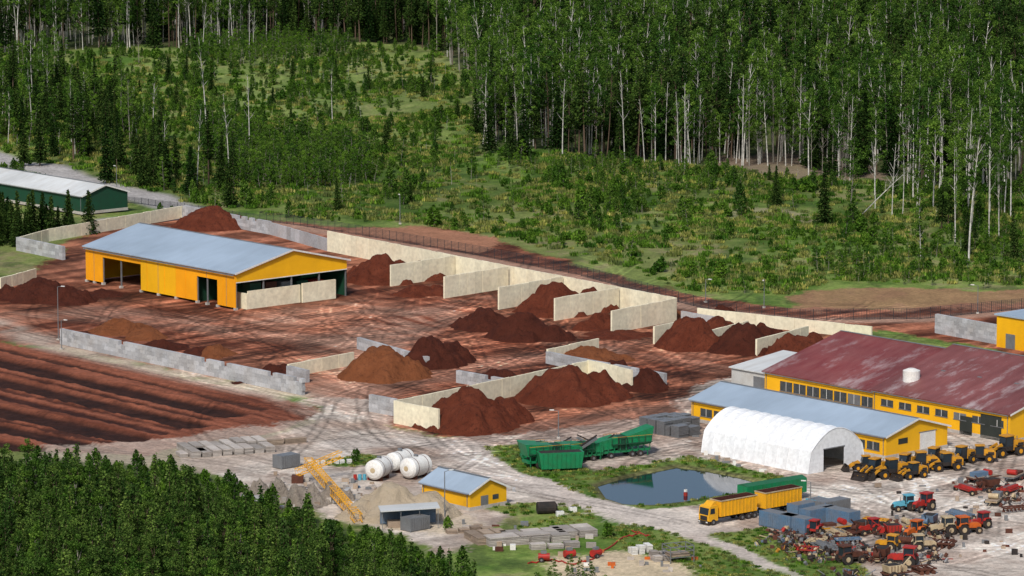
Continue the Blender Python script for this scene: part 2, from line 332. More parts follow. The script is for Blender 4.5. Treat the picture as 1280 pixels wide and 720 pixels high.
# ---------------------------------------------------------------- piles
def pile(name,mat,peaks,seed=0,rough=.5,sub=4):
    pk=[]; R=random.Random(seed*3+11)
    for (u,v,hw,hp) in peaks:
        vc=v-hw*.15; p=G(u,vc); r=hw*K(vc); hh=hp*K(vc)*.9; pk.append((p[0],p[1],r,hh))
        for i in range(sub):
            a=R.uniform(0,6.28); d=R.uniform(.25,.62)*r; f=R.uniform(.35,.62); pk.append((p[0]+math.cos(a)*d,p[1]+math.sin(a)*d,r*f,hh*f*R.uniform(.95,1.35)))
    x0=min(p[0]-p[2] for p in pk)-1.5; x1=max(p[0]+p[2] for p in pk)+1.5; y0=min(p[1]-p[2] for p in pk)-1.5; y1=max(p[1]+p[2] for p in pk)+1.5
    st=.32; gx=np.arange(x0,x1,st); gy=np.arange(y0,y1,st); A,Bq=np.meshgrid(gx,gy); h=np.full(A.shape,-1.0)
    wxx=A+(fbm(A/3,Bq/3,seed+3)-.5)*3.4; wyy=Bq+(fbm(A/3,Bq/3,seed+31)-.5)*3.4
    for (px,py,r,hh) in pk:
        d=np.hypot(wxx-px,wyy-py)/r; q=hh*(1.0-d)*1.18; q=np.minimum(q,hh*(.93-.35*d*d)); h=np.maximum(h,q)
    rid=1-np.abs(fbm(A/2.6,Bq/2.6,seed+17,4)-.5)*4
    h=h+(fbm(A/2.2,Bq/2.2,seed,5)-.5)*1.9*rough*np.clip(h+.6,0,2.2)+rid*.35*rough*np.clip(h,0,2)+(fbm(A/.8,Bq/.8,seed+8,3)-.5)*.6*rough
    h=np.where(h<-.25,-.25,h)
    cx,cy=(x0+x1)/2,(y0+y1)/2; V=np.stack([A.ravel()-cx,Bq.ravel()-cy,h.ravel()],1); w=len(gx)
    ii=np.arange((len(gy)-1)*(w-1)); a=(ii//(w-1))*w+ii%(w-1); q=np.stack([a,a+1,a+w+1,a+w],1)
    q=q[(V[q][:,:,2].max(1)>-.2)]
    me=bpy.data.meshes.new(name); me.from_pydata(V.tolist(),[],q.tolist()); me.polygons.foreach_set('use_smooth',[True]*len(q)); me.materials.append(mat)
    o=bpy.data.objects.new(name,me); o.location=(cx,cy,0); SC.collection.objects.link(o); return o
PL=[(PEAT,[(478,357,50,36),(525,352,32,24)]),(PEAT,[(592,349,36,18),(615,352,22,14)]),(PEAT,[(695,397,50,40),(738,392,34,28)]),(PEAT,[(520,372,30,12),(548,370,22,10)]),(PEATD,[(607,415,44,24),(655,428,48,32),(690,428,28,18)]),
 (PEAT,[(752,412,26,18),(735,414,18,12)]),(PEAT,[(866,440,48,42),(898,428,36,30)]),(PEATD,[(932,444,44,38),(962,438,34,30)]),(PEAT,[(992,448,42,28),(1018,436,24,18)]),(PEATO,[(830,398,32,12)]),
 (PEATO,[(478,478,56,42),(508,474,32,26)]),(PEATD,[(540,462,44,38),(562,456,32,26)]),(PEAT,[(585,542,64,52),(632,530,36,30)]),(PEAT,[(704,508,62,46),(745,502,46,34)]),(PEATD,[(620,474,24,12)]),(PEATD,[(805,490,32,26)]),(PEATO,[(735,458,54,16)]),
 (PEATD,[(50,380,48,28),(85,382,34,20),(10,377,30,14)]),(PEAT,[(262,290,48,26),(295,288,28,16)]),(PEATO,[(150,420,40,18),(182,426,28,12)]),(PEATD,[(202,440,34,10),(248,447,26,10)]),(PEATO,[(265,448,30,12)]),(PEATD,[(350,468,24,10)]),
 (PEATD,[(770,470,22,18)]),(PEAT,[(1015,415,30,10)]),(PEATD,[(905,398,22,12)]),(PEATD,[(130,372,30,4),(320,480,25,4)]),(PEAT,[(770,425,40,4)])]
for i,(mt,pk) in enumerate(PL): pile('peat_pile',mt,pk,i*5)
pile('gravel_pile',SAND,[(492,652,54,46),(535,650,38,34)],300,.2,2); pile('gravel_pile',SAND,[(455,650,34,22)],310,.2,2)
pile('rubble_heap',RUBB,[(350,628,22,20),(385,636,26,22),(415,628,22,14)],320,1.5); pile('rubble_heap',RUBB,[(320,620,20,12)],330,1.5)
b=Bd()
for i in range(150):
    p=G(random.gauss(375,38),random.gauss(622,9)); q=G(375,622); x,y=p-q; z=random.uniform(0,.8); l=random.uniform(.3,1.1); b.box('rubble_chunks',random.choice([SLAB,CONC,WOOD,GREYC]),x,x+l,y,y+l*.7,z-.3,z+l*.5)
at(b,'rubble_scatter',375,622,0)
# ---------------------------------------------------------------- walls
def wall(name,a,bb,h,mat,th=.4,step=2.4,blocks=False):
    p=G(*a); q=G(*bb); d=q-p; Ln=float(np.hypot(*d)); b=Bd(); x=0
    if blocks:
        nr=max(1,int(round(h/.8))); 
        for r_ in range(nr):
            x=-.8 if r_%2 else 0
            while x<Ln:
                j=random.uniform(-.03,.03); x0=max(0,x)+.012; x1=min(Ln,x+1.6)-.012
                if x1-x0>.2 and not(r_==nr-1 and random.random()<.06): b.box('blocks',mat,x0,x1,-.4+j,.4+j,r_*.8+.003,r_*.8+.788)
                x+=1.6
    else:
        while x<Ln-.05:
            x1=min(Ln,x+step); j=random.uniform(-.04,.04); b.box('panels',mat,x+.012,x1-.012,-th/2+j,th/2+j,-.05,h+random.uniform(-.05,.05)); x=x1
    return b.done(name,p[0],p[1],0,math.atan2(d[1],d[0]))
CW=lambda *a,**k: wall('concrete_wall',*a,**k)
for a,bb in (((488,358),(568,346)),((555,373),(635,360)),((623,387),(703,373)),((693,401),(773,387)),((764,417),(845,401))): CW(a,bb,4.8,CREAM)
CW((410,314),(845,400.4),4.8,CREAM)
CW((817,430),(858,421),3.6,CREAM); CW((880,434),(935,420),3.2,CREAM); CW((945,445),(1010,428),3.4,CREAM); CW((872,400),(1090,424),2.6,CREAM); CW((852,404),(905,413),2.6,GREYC)
CW((493,529),(549,540),4.2,CREAM); CW((493,529),(540,520),4.2,CREAM); CW((512,523),(735,475),3.8,CREAM); CW((735,475),(790,488),4.0,CREAM)
CW((463,514),(495,520),3.2,GREYC,blocks=True); CW((684,454),(748,440),2.8,CREAM); CW((684,454),(712,460),2.6,GREYC,blocks=True); CW((712,460),(832,482),2.4,GREYC,blocks=True)
CW((572,478),(650,492),2.4,GREYC,blocks=True); CW((360,472),(442,456),2.6,CREAM); CW((360,472),(385,478),2.4,GREYC,blocks=True); CW((448,436),(535,461),2.4,GREYC,blocks=True)
wall('concrete_block_wall',(77,430),(380,494),3.2,GREYC,blocks=True)
wall('concrete_block_wall',(22,313),(80,325),3.2,GREYC,blocks=True); wall('concrete_wall',(60,302),(228,272),3.0,CREAM); wall('concrete_wall',(228,272),(338,293),3.4,GREYC,blocks=True)
wall('concrete_wall',(0,362),(45,350),2.6,CREAM); wall('concrete_wall',(338,293),(410,314),3.0,GREYC)
wall('concrete_wall',(22,313),(60,302),3.0,CREAM)
wall('concrete_block_wall',(1170,416),(1300,440),4.0,GREYC,blocks=True)
# ---------------------------------------------------------------- buildings
def dims(near,left,right):
    n=G(*near); return float((G(*left)-n)@AX), float((G(*right)-n)@BX)
def roofgable(b,mat,W,L,e,r,th=.18,oh=.5,part='roof',y0=0,xr=None):
    xr=W/2 if xr is None else xr
    s1=(r-e)/xr; s2=(r-e)/(W-xr)
    b.ext(part,mat,[(-oh,e-oh*s1),(xr,r),(xr,r+th),(-oh,e-oh*s1+th)],y0-oh,L+oh)
    b.ext(part+'_far',mat,[(W+oh,e-oh*s2),(W+oh,e-oh*s2+th),(xr,r+th-.004),(xr,r+.004)],y0-oh,L+oh)
    b.box('ridge_cap',STEEL,xr-.25,xr+.25,y0-oh-.02,L+oh+.02,r+th-.02,r+th+.06)
    b.ext('verge_trim',WHITE,[(-oh,e-oh*s1-.12),(xr,r-.12),(xr,r+th+.03),(-oh,e-oh*s1+th+.03)],y0-oh-.06,y0-oh-.003)
    b.ext('verge_trim',WHITE,[(W+oh,e-oh*s2-.12),(W+oh,e-oh*s2+th+.03),(xr+.003,r+th+.03),(xr+.003,r-.12)],y0-oh-.06,y0-oh-.003)
L_,W_=dims((295,388),(107,352),(435,370)); e,r_=8.0,11.6
b=Bd(); roofgable(b,BLUER,W_,L_,e,r_,.22,.6)
seg=lambda u: (295-u)/188*L_
def pan(mat,u1,u0,z0,z1): b.box('wall_cladding',mat,-.08,.08,seg(u0)+.02,seg(u1)-.02,z0,z1)
pan(ORG,273,295,.5,e-.15); pan(ORG,248,273,5.9,e-.15); pan(ORG,222,248,.5,e-.15); pan(YEL,178,222,.5,e-.15); pan(ORG,129,178,6.2,e-.15); pan(ORG,107,129,.5,e-.15)
b.box('eave_trim',STEEL,-.75,-.55,0,L_,e-.55,e-.3)
for u in (107,118,129,152,178,200,222,248,260,273,295):
    y=min(max(seg(u),.2),L_-.2); b.box('columns',STEEL,.09,.35,y-.15,y+.15,0,e-.2); b.box('footing',CONC,-.25,.45,y-.35,y+.35,-.05,.5)
for u in (118,200,260,284): y=seg(u); b.box('cladding_joint',STEEL,-.1,-.083,y-.05,y+.05,.6 if u!=260 else 6,7.8)
for u in (112,186,208,234,280): y=seg(u); b.box('corner_joint',ORG,-.13,-.083,y-.04,y+.04,.6,7.8)
b.ext('gable_cladding',YELX,[(0.1,e-2.0),(0.1,e-.1),(W_/2,r_-.1),(W_-.1,e-.1),(W_-.1,e-2.0)],-.08,.08)
b.box('gable_trim',WHITE,0,W_,-.13,-.09,e-2.15,e-1.95)
b.ext('rear_gable',YELX,[(0.1,.2),(0.1,e-.1),(W_/2,r_-.1),(W_-.1,e-.1),(W_-.1,.2)],L_-.1,L_+.05)
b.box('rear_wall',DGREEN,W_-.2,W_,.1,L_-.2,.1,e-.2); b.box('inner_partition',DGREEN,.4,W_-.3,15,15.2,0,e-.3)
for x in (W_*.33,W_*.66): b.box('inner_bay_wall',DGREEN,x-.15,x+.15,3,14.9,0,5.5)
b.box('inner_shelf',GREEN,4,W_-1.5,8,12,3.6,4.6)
for x in (.2,W_*.25,W_*.5,W_*.75,W_-.2): b.box('columns',STEEL,x-.15,x+.15,.1,.4,0,e-2)
b.box('push_wall',CREAM,2.9,17.2,-.55,-.2,0,3.9); b.box('push_wall_right',CREAM,17.25,26.5,-1.2,-.8,0,4.2); b.box('push_wall_side',CREAM,2.5,2.88,-.55,5,0,3.4)
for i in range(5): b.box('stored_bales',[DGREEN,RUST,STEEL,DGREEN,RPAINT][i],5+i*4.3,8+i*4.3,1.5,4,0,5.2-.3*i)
at(b,'open_storage_shed',295,388)
def shed(name,near,left,right,e,r,roofm,wallm,wallx,wins=None,door=None,W=None,L=None,xr=None,extra=None,plinth=True):
    L0,W0=dims(near,left,right); L0=L or L0; W0=W or W0; b=Bd(); roofgable(b,roofm,W0,L0,e,r,.18,.45,xr=xr); xx=xr or W0/2
    b.box('long_wall',wallm,0,.2,.2,L0-.2,.6,e-.12); b.box('rear_long_wall',wallm,W0-.2,W0,.2,L0-.2,.6,e-.12)
    for nm_,y0,y1 in(('gable_wall',0,.2),('rear_gable_wall',L0-.2,L0)): b.ext(nm_,wallx,[(0,.6),(0,e-.12),(xx,r-.1),(W0,e-.12),(W0,.6)],y0,y1)
    b.box('plinth',CONC,-.06,W0+.06,-.06,L0+.06,-.1,.6)
    if wins:
        z0,z1,w,gap=wins; y=1.5
        while y+w<L0-1:
            b.box('windows',WIN if random.random()<.8 else STEEL,-.05,-.003,y,y+w,z0,z1); b.box('window_frames',WHITE,-.07,-.052,y+w/2-.05,y+w/2+.05,z0,z1); b.box('window_sills',STEEL,-.12,-.055,y-.1,y+w+.1,z0-.12,z0-.003); y+=w+gap
    b.cyl('gutter',STEEL,(-.5,0,e-.25),(-.5,L0,e-.25),.09,n=6)
    for y in (.5,L0-.5): b.cyl('downpipe',STEEL,(-.12,y,.6),(-.12,y,e-.2),.07,n=6)
    if extra: extra(b,L0,W0)
    return at(b,name,*near)
def ex(b,L,W):
    b.box('roller_door',WHITE,W*.55,W*.8,-.05,-.003,.05,3.6); b.box('door_frame',STEEL,W*.53,W*.82,-.09,-.052,3.6,3.75)
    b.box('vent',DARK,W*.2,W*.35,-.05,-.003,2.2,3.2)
shed('yellow_workshop',(1107,574),(863,526),(1185,560),4.0,6.2,BLUER,YEL,YELX,(1.3,2.7,3.0,.5),extra=ex)
def ex2(b,L,W):
    b.box('side_door',STEEL,W*.3,W*.5,-.05,-.003,.1,2.2); b.box('window_small',WIN,W*.62,W*.78,-.05,-.003,1.3,2.1)
shed('yellow_hut',(587,639),(545,622),(630,630),3.1,4.9,BLUER,YEL,YELX,extra=ex2)
shed('rusty_roof_factory',(1100,519),(967,490),(1200,500),4.3,9.6,REDR,YEL,YELX,(1.2,3.0,3.2,.35),W=42,extra=None)
def ex4(b,L,W):
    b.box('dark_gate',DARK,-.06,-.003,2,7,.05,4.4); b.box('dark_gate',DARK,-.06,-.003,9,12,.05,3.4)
    b.box('roller_gate',RUST,W*.1,W*.22,-.06,-.003,.05,4.5); b.box('grey_panel',STEEL,W*.3,W*.5,-.06,-.003,.05,3.5)
    b.cyl('roof_tank',WHITE,(6,L-4,5),(6,L-4,8.6),1.6,n=24); b.cyl('roof_tank_lid',WHITE,(6,L-4,8.6),(6,L-4,9.0),1.6,.6,n=24)
    for i in range(3): b.box('roof_stack',STEEL,11,12,8+i*9,9+i*9,6,8.4)
shed('faded_roof_factory',(1262,554),(1100,520),(1300,540),5.2,11.0,REDR2,YEL,YELX,(2.6,3.8,3,1.5),W=44,extra=ex4)
b=Bd(); b.box('walls',M('pale_wall',(.52,.52,.50),(.35,.3,.25)),0,14,0,11,0,3.4); b.ext('roof',WHITER,[(-.4,3.42),(14.4,5.0),(14.4,5.2),(-.4,3.62)],-.4,11.4); b.box('door',STEEL,-.05,-.003,2,5,0,2.6)
at(b,'lean_to_store',965,491)
shed('green_storage_building',(103,268),(-60,236),(122,263),4.6,6.8,WHITER,DGREEN,DGREEN,W=14)
b=Bd(); b.box('walls',YEL,0,10,0,10,0,6.5); b.box('roof',BLUER,-.4,10.4,-.4,10.4,6.5,6.8); b.box('door',STEEL,-.05,-.003,5,7.5,0,3); at(b,'yellow_kiosk_building',1292,441)
# tent
L_,W_=dims((1010,593),(868,567),(1060,585)); b=Bd()
W_=max(W_,14); n=20; hh=7.3
def tz(x):
    q=abs(x/W_*2-1); return 3.0*min(1,(1-q)*12)+(hh-3.0)*(1-q**1.9)*1.0 if q<1 else 0
pr=[(x,tz(x)) for x in [W_*(.5-.5*math.cos(math.pi*i/n)) for i in range(n+1)]]; pr[0]=(0,0); pr[-1]=(W_,0)
nseg=10; m_=n+1
for k in range(nseg):
    y0=L_*k/nseg; y1=L_*(k+1)/nseg
    vs=[(x,y0+.03,z) for x,z in pr]+[(W_/2+(x-W_/2)*.99,(y0+y1)/2,z*.985) for x,z in pr]+[(x,y1-.03,z) for x,z in pr]
    b.poly('fabric',TENT,vs,[(i,i+1,i+1+m_,i+m_) for i in range(n)]+[(i+m_,i+1+m_,i+1+2*m_,i+2*m_) for i in range(n)])
for k in range(nseg+1):
    y=L_*k/nseg
    for i in range(n): b.cyl('ribs',TENT,(pr[i][0],y,pr[i][1]),(pr[i+1][0],y,pr[i+1][1]),.08,n=5)
dl,dr,dz=W_*.27,W_*.63,3.9
b.ext('front_panel',TENT,[p for p in pr if p[0]<dl]+[(dl,tz(dl)),(dl,0)],.02,.06)
b.ext('front_panel_right',TENT,[(dr,0),(dr,tz(dr))]+[p for p in pr if p[0]>dr],.02,.06)
b.ext('front_panel_top',TENT,[(dl+.003,dz)]+[(dl+.003,tz(dl))]+[p for p in pr if dl+.01<p[0]<dr-.01]+[(dr-.003,tz(dr)),(dr-.003,dz)],.02,.06)
b.ext('rear_panel',TENT,pr,L_-.06,L_-.02); b.box('door_frame',STEEL,dl-.1,dr+.1,-.08,0,dz-.1,dz+.08)
b.box('stored_goods',BPAINT,dl,dr,6,9,0,2.5)
at(b,'white_storage_tent',1010,593)
# ---------------------------------------------------------------- vehicles and machines
def loader(u,v,yaw,col=None,bucket=None,s=1):
    c=col or YPAINT; k=bucket or c; b=Bd()
    b.ext('engine_hood',c,[(-3.6,1.0),(-3.6,2.2),(-3.2,2.6),(-1.2,2.75),(-1.2,1.0)],-1.0,1.0); b.box('counterweight',BLACK,-3.95,-3.62,-1.2,1.2,.8,1.7); b.box('grille',BLACK,-3.64,-3.605,-.7,.7,1.3,2.1)
    for y in(-1.02,1.003): b.box('side_grille',BLACK,-3.3,-2.0,y,y+.017,1.6,2.2); b.box('side_stripe',BLACK,-2.0,-1.2,y,y+.017,1.0,1.5)
    b.ext('cab_glass',GLASS,[(-1.15,1.7),(-1.25,3.35),(.35,3.35),(.7,2.3),(.55,1.7)],-.72,.72); b.box('cab_roof',c,-1.4,.6,-.85,.85,3.36,3.55); b.box('cab_base',BLACK,-1.19,.6,-.8,.8,1.0,1.69)
    for x,y in((-1.2,-.76),(-1.2,.76),(.45,-.76),(.45,.76)): b.beam('cab_posts',BLACK,(x,y,1.7),(x-.05,y,3.36),.07)
    b.ext('front_frame',BLACK,[(.62,.8),(.62,1.7),(2.3,1.75),(2.6,.8)],-.5,.5)
    for y in(-.7,.5): b.ext('lift_arms',c,[(1.0,1.9),(1.3,2.35),(3.0,1.7),(4.1,.75),(3.85,.45),(2.7,1.35)],y,y+.2)
    b.ext('bucket',k,[(3.9,.12),(3.75,.8),(3.95,1.5),(4.35,1.6),(4.1,1.2),(4.05,.45),(5.2,.18),(5.2,.08)],-1.5,1.5)
    for y in(-1.5,1.44): b.ext('bucket_cheeks',k,[(3.95,.15),(3.9,1.4),(4.3,1.5),(5.1,.2)],y-.003,y+.063)
    for x in(-2.3,1.75):
        for y in(-1.15,1.15): b.wheel('wheel',x,y,.86,.62,c)
        b.box('fender',BLACK,x-.75,x+.75,.85,1.45,1.78,1.86); b.box('fender',BLACK,x-.75,x+.75,-1.45,-.85,1.78,1.86)
    b.cyl('exhaust',STEEL,(-2.2,.5,2.6),(-2.2,.5,3.3),.07,n=8)
    o=at(b,'wheel_loader',u,v,yaw); o.scale=(s,)*3; return o
def tractor(u,v,yaw,col=None,s=1,name='farm_tractor'):
    c=col or RPAINT; b=Bd()
    b.ext('hood',c,[(.3,1.0),(.3,1.85),(2.2,1.7),(2.55,1.4),(2.55,.85)],-.42,.42); b.box('chassis',BLACK,-1.0,2.5,-.3,.3,.6,.98); b.box('grille',BLACK,2.56,2.6,-.32,.32,.9,1.35)
    b.ext('cab_glass',GLASS,[(-1.3,1.3),(-1.35,2.75),(.1,2.75),(.28,1.3)],-.68,.68); b.box('cab_roof',c,-1.55,.3,-.82,.82,2.76,2.95); b.box('cab_base',c,-1.3,.28,-.7,.7,.85,1.29)
    for x in(-1.3,.18):
        for y in(-.72,.72): b.beam('cab_posts',c,(x,y,1.3),(x,y,2.76),.06)
    for y in(-.95,.95): b.wheel('rear_wheel',-.75,y,.9,.5,CRM); b.wheel('front_wheel',1.95,y*.95,.6,.38,CRM); b.ext('fender',c,[(-1.6,1.4),(-1.3,1.9),(-.2,1.95),(0.1,1.5),(-.2,1.85),(-1.25,1.82)],y-.28,y+.28)
    b.cyl('exhaust',STEEL,(1.2,.25,1.7),(1.2,.25,2.7),.06,n=8)
    o=at(b,name,u,v,yaw); o.scale=(s,)*3
def flatframe(b,L,w,col): 
    for y in(-w/2,w/2): b.box('frame',col,-L/2,L/2,y-.1,y+.1,.8,1.05)
    for i in range(5): x=-L/2+L*i/4; b.box('frame_cross',col,x-.08,x+.08,-w/2+.1,w/2-.1,.82,1.0)
def machine(u,v,yaw,kind,col,s=1):
    b=Bd(); names=['peat_harvester','peat_miller','disc_harrow','machine_trailer','scrap_heap','plough']
    R=random.Random(int(u*7+v*13))
    if kind==0:
        flatframe(b,5,1.8,RUST); b.ext('hopper',col,[(-1.9,1.1),(-2.2,2.3),(.6,2.3),(.3,1.1)],-1.1,1.1); b.box('hopper_inside',BLACK,-2.0,.4,-.9,.9,2.3,2.33)
        for x in (-1.6,-1.0,-.4,.2):
            for y in (-1.16,1.103): b.box('hopper_ribs',RUST,x,x+.1,y,y+.057,1.2,2.25)
        b.beam('drawbar',RUST,(2.5,0,.9),(4.3,0,.6),.14); b.beam('chute',col,(.7,0,1.4),(3.0,.3,3.2),.18); b.cyl('fan_housing',col,(1.3,-.5,1.5),(1.3,.5,1.5),.6,n=14); b.beam('hose_frame',BLACK,(1.3,.4,1.8),(2.6,1.2,1.0),.1)
        for y in(-1.3,1.3): b.wheel('wheel',-1.2,y,.7,.45,CRM); b.wheel('wheel',.6,y,.5,.35,CRM)
    elif kind==1:
        flatframe(b,3,4.6,col); b.cyl('milling_drum',RUST,(0,-2.5,.5),(0,2.5,.5),.42,n=14); b.ext('drum_hood',col,[(-.6,.8),(-.4,1.3),(.4,1.3),(.6,.8)],-2.5,2.5)
        b.beam('drawbar',col,(1.4,-1,.9),(3.4,0,.6),.12); b.beam('drawbar',col,(1.4,1,.9),(3.4,0,.6),.12)
        for i in range(12): b.box('teeth',STEEL,-.08,.08,-2.4+i*.42,-2.3+i*.42,.9,1.5)
        for y in(-2.7,2.7): b.wheel('wheel',-.9,y,.5,.3,CRM)
    elif kind==2:
        flatframe(b,3.2,3.0,col)
        for r in(-1,.2,1.2):
            for i in range(7): b.cyl('discs',RUST,(r,-1.5+i*.5,.35),(r+.03,-1.46+i*.5,.35),.38,n=12)
        b.beam('hitch',col,(1.6,-.6,1.0),(2.6,0,1.5),.1); b.beam('hitch',col,(1.6,.6,1.0),(2.6,0,1.5),.1); b.beam('tower',col,(.2,0,1),(.8,0,2.1),.12)
    elif kind==3:
        flatframe(b,6,2.0,col); b.box('deck',WOOD,-3,3,-1.1,1.1,1.06,1.14); b.box('load',R.choice([BPAINT,RUST,STEEL]),-2.4,R.uniform(-.5,1),-.8,.8,1.15,R.uniform(1.5,2.0)); b.cyl('load_drum',R.choice([CRM,RPAINT]),(1.2,-.9,1.7),(1.2,.9,1.7),.5)
        for x in(-1.6,-.4): 
            for y in(-1.2,1.2): b.wheel('wheel',x,y,.5,.35,RPAINT)
        b.beam('drawbar',col,(3,0,.9),(4.6,0,.6),.12)
    elif kind==4:
        for i in range(46):
            x,y=R.gauss(0,2.0),R.gauss(0,2.2); z=max(0,1.2-.3*math.hypot(x,y))*R.random(); an=R.uniform(0,6.28); l=R.uniform(.5,2.2); mm=R.choice([RUST,STEEL,BLACK,STEEL,col,RUST,BLACK,RUST,CRM,BLACK])
            if R.random()<.6: b.beam('scrap_bars',mm,(x,y,z+.1),(x+l*math.cos(an),y+l*math.sin(an),z+R.uniform(0,1)),R.uniform(.05,.14))
            elif R.random()<.5: b.cyl('scrap_drums',mm,(x,y,z),(x+.3,y+.3,z+.6),.3,n=10)
            else: b.box('scrap_boxes',mm,x-.4,x+.3,y-.3,y+.3,z,z+.5)
    else:
        flatframe(b,4.5,1.4,col)
        for i in range(6): x=-2.2+i*.8; b.ext('shares',RUST,[(x,.1),(x+.5,.15),(x+.3,.8),(x+.1,.8)],-.6+i*.05,-.5+i*.05); b.beam('legs',col,(x+.2,.3,.9),(x+.3,.3,.1),.08)
        b.wheel('wheel',-2.4,.5,.45,.25,CRM)
    o=at(b,names[kind],u,v,yaw); o.scale=(s,)*3
D=math.radians
for (u,v,yw,bk,s_) in ((1092,596,228,BLACK,.92),(1112,597,205,BLACK,.95),(1130,591,240,None,.95),(1148,588,190,BLACK,.95),(1166,583,236,BPAINT,.95),(1180,588,200,BLACK,.9),(1200,580,225,BLACK,.9),(1222,577,178,BLACK,.85),(1256,570,215,BLACK,1.05),(1080,588,190,BLACK,.75),(1140,598,215,BLACK,.8)):
    loader(u,v,D(yw),bucket=bk,s=s_)
for t in ((1132,638,200,LBLUE,.9),(1155,638,225,RPAINT,1.0),(1132,708,160,RPAINT,1.1),(1180,668,200,CRM,1.0),(1207,667,20,OPAINT,1.0),(1226,660,215,RPAINT,.9),(1060,704,30,RUST,1.0),(1112,688,150,YPAINT,.9),(1152,688,10,CRM,.9),(1020,668,60,RPAINT,.85),(1143,672,230,OPAINT,.95),(1088,668,210,RPAINT,.9)):
    tractor(t[0],t[1],D(t[2]),t[3],t[4])
cols=[RPAINT,STEEL,CRM,RUST,BPAINT,YPAINT,RUST,RPAINT,RUST]
spots=[(985,668,4),(1000,678,4),(1020,682,2),(1040,676,4),(1060,680,5),(1045,664,3),(1075,668,0),(1110,672,0),(1128,680,1),(1080,690,4),(1055,692,2),(1035,692,4),(1100,702,0),(1160,660,0),(1140,662,3),(1120,660,4),(1210,616,1),(1234,614,0),(1262,616,1),(1268,600,3),(1244,630,3),(1268,640,5),(1200,648,1),(1095,655,5),(1182,684,2),(1010,692,2),(1228,602,3),(1165,700,4),(1020,700,4),(1120,722,0),(1155,716,2),(1060,722,4),
 (1000,690,4),(1045,684,4),(1130,668,4),(1065,672,5),(1085,700,4),(1030,688,1),(1048,672,1),(1170,672,4),(975,680,4),(1238,606,4),(1262,628,4)]
for i,(u,v,kd) in enumerate(spots): machine(u,v,D(RNG.uniform(0,360) if kd==4 else RNG.choice([200,20,150,215,240])+RNG.uniform(-15,15)),kd,cols[i%9],.92)
def truck(u,v,yaw,bodycol,cabcol,drawbar=True,name='dump_truck'):
    b=Bd()
    b.ext('cab',cabcol,[(6.2,.7),(6.25,1.7),(6.05,3.0),(5.6,3.2),(4.2,3.2),(4.2,.7)],-1.2,1.2); b.ext('windscreen',GLASS,[(6.265,1.75),(6.08,2.85),(6.03,2.85),(6.2,1.75)],-1.05,1.05)
    for y in(-1.22,1.2): b.ext('side_window',GLASS,[(4.9,1.9),(4.95,2.8),(5.8,2.8),(5.95,1.9)],y,y+.02)
    b.box('bumper',BLACK,6.1,6.4,-1.22,1.22,.35,.75); b.box('headlights',WHITE,6.4,6.43,-1.1,-.7,.5,.68); b.box('headlights',WHITE,6.4,6.43,.7,1.1,.5,.68); b.ext('wind_deflector',cabcol,[(4.3,3.2),(4.3,3.8),(4.8,3.75),(5.5,3.2)],-.9,.9)
    b.box('grille',BLACK,6.23,6.27,-.8,.8,.85,1.55)
    b.box('chassis',BLACK,-4.5,4.2,-.45,.45,.8,1.1)
    def body(x0,x1,z1):
        b.box('tipper_body',bodycol,x0,x1,-1.25,1.25,1.2,z1); n=int((x1-x0)/.8)
        for i in range(n+1):
            x=x0+.1+i*(x1-x0-.3)/n
            for y in(-1.33,1.253): b.box('body_ribs',bodycol,x,x+.12,y,y+.077,1.2,z1)
        b.box('body_rim',CRM,x0-.05,x1+.05,-1.36,1.36,z1+.002,z1+.14); b.box('load',PEATD,x0+.2,x1-.2,-1.1,1.1,z1+.142,z1+.2)
    body(-4.4,3.7,3.7)
    for x in(5.2,-1.2,-2.6,-3.9):
        for y in(-1.05,1.05): b.wheel('wheel',x,y,.52,.36,STEEL)
    if drawbar:
        body(-14.5,-6.2,3.7); b.box('chassis',BLACK,-14.4,-6.2,-.45,.45,.8,1.1); b.beam('drawbar',BLACK,(-4.5,0,.8),(-6.5,0,.8),.15)
        for x in(-7.3,-12.2,-13.5):
            for y in(-1.05,1.05): b.wheel('wheel',x,y,.52,.36,STEEL)
    at(b,name,u,v,yaw)
truck(915,650,D(220),YTRUCK,YTRUCK)
b=Bd(); b.box('tipper_body',GREEN,-6.5,6.5,-1.25,1.25,1.2,3.6); b.box('chassis',BLACK,-6.2,6.3,-.5,.5,.8,1.18)
for i in range(14):
    for y in(-1.33,1.253): b.box('body_ribs',GREEN,-6.4+i*.97,-6.25+i*.97,y,y+.077,1.2,3.6)
b.ext('tarp_cover',GREENT,[(-1.25,3.602),(0,3.95),(1.25,3.602)],-6.5,6.5,'x')
for x in(-4.8,-3.5,-2.2,5):
    for y in(-1.05,1.05): b.wheel('wheel',x,y,.52,.36,STEEL)
at(b,'covered_semi_trailer',965,628,D(217))
def container(u,v,yaw,col,L=6.0,h=2.5,w=2.4,openc=False):
    b=Bd(); b.box('shell',col,-L/2,L/2,-w/2,w/2,.1,h)
    n=int(L/.5)
    for i in range(n):
        x=-L/2+.15+i*(L-.3)/n
        for y in(-w/2-.06,w/2+.003): b.box('corrugation',col,x,x+.22,y,y+.057,.25,h-.15)
    for x in(-L/2-.04,L/2-.12):
        for y in(-w/2-.08,w/2-.08): b.box('corner_posts',col,x,x+.16,y,y+.16,0,h+.05)
    b.box('roof_dirt',STEEL if not openc else BLACK,-L/2+.2,L/2-.2,-w/2+.15,w/2-.15,h+.002,h+.03)
    for x in(-.5,.5): b.cyl('door_bars',STEEL,(L/2+.06,x,.3),(L/2+.06,x,h-.2),.03,n=6)
    at(b,'shipping_container' if not openc else 'waste_skip',u,v,yaw)
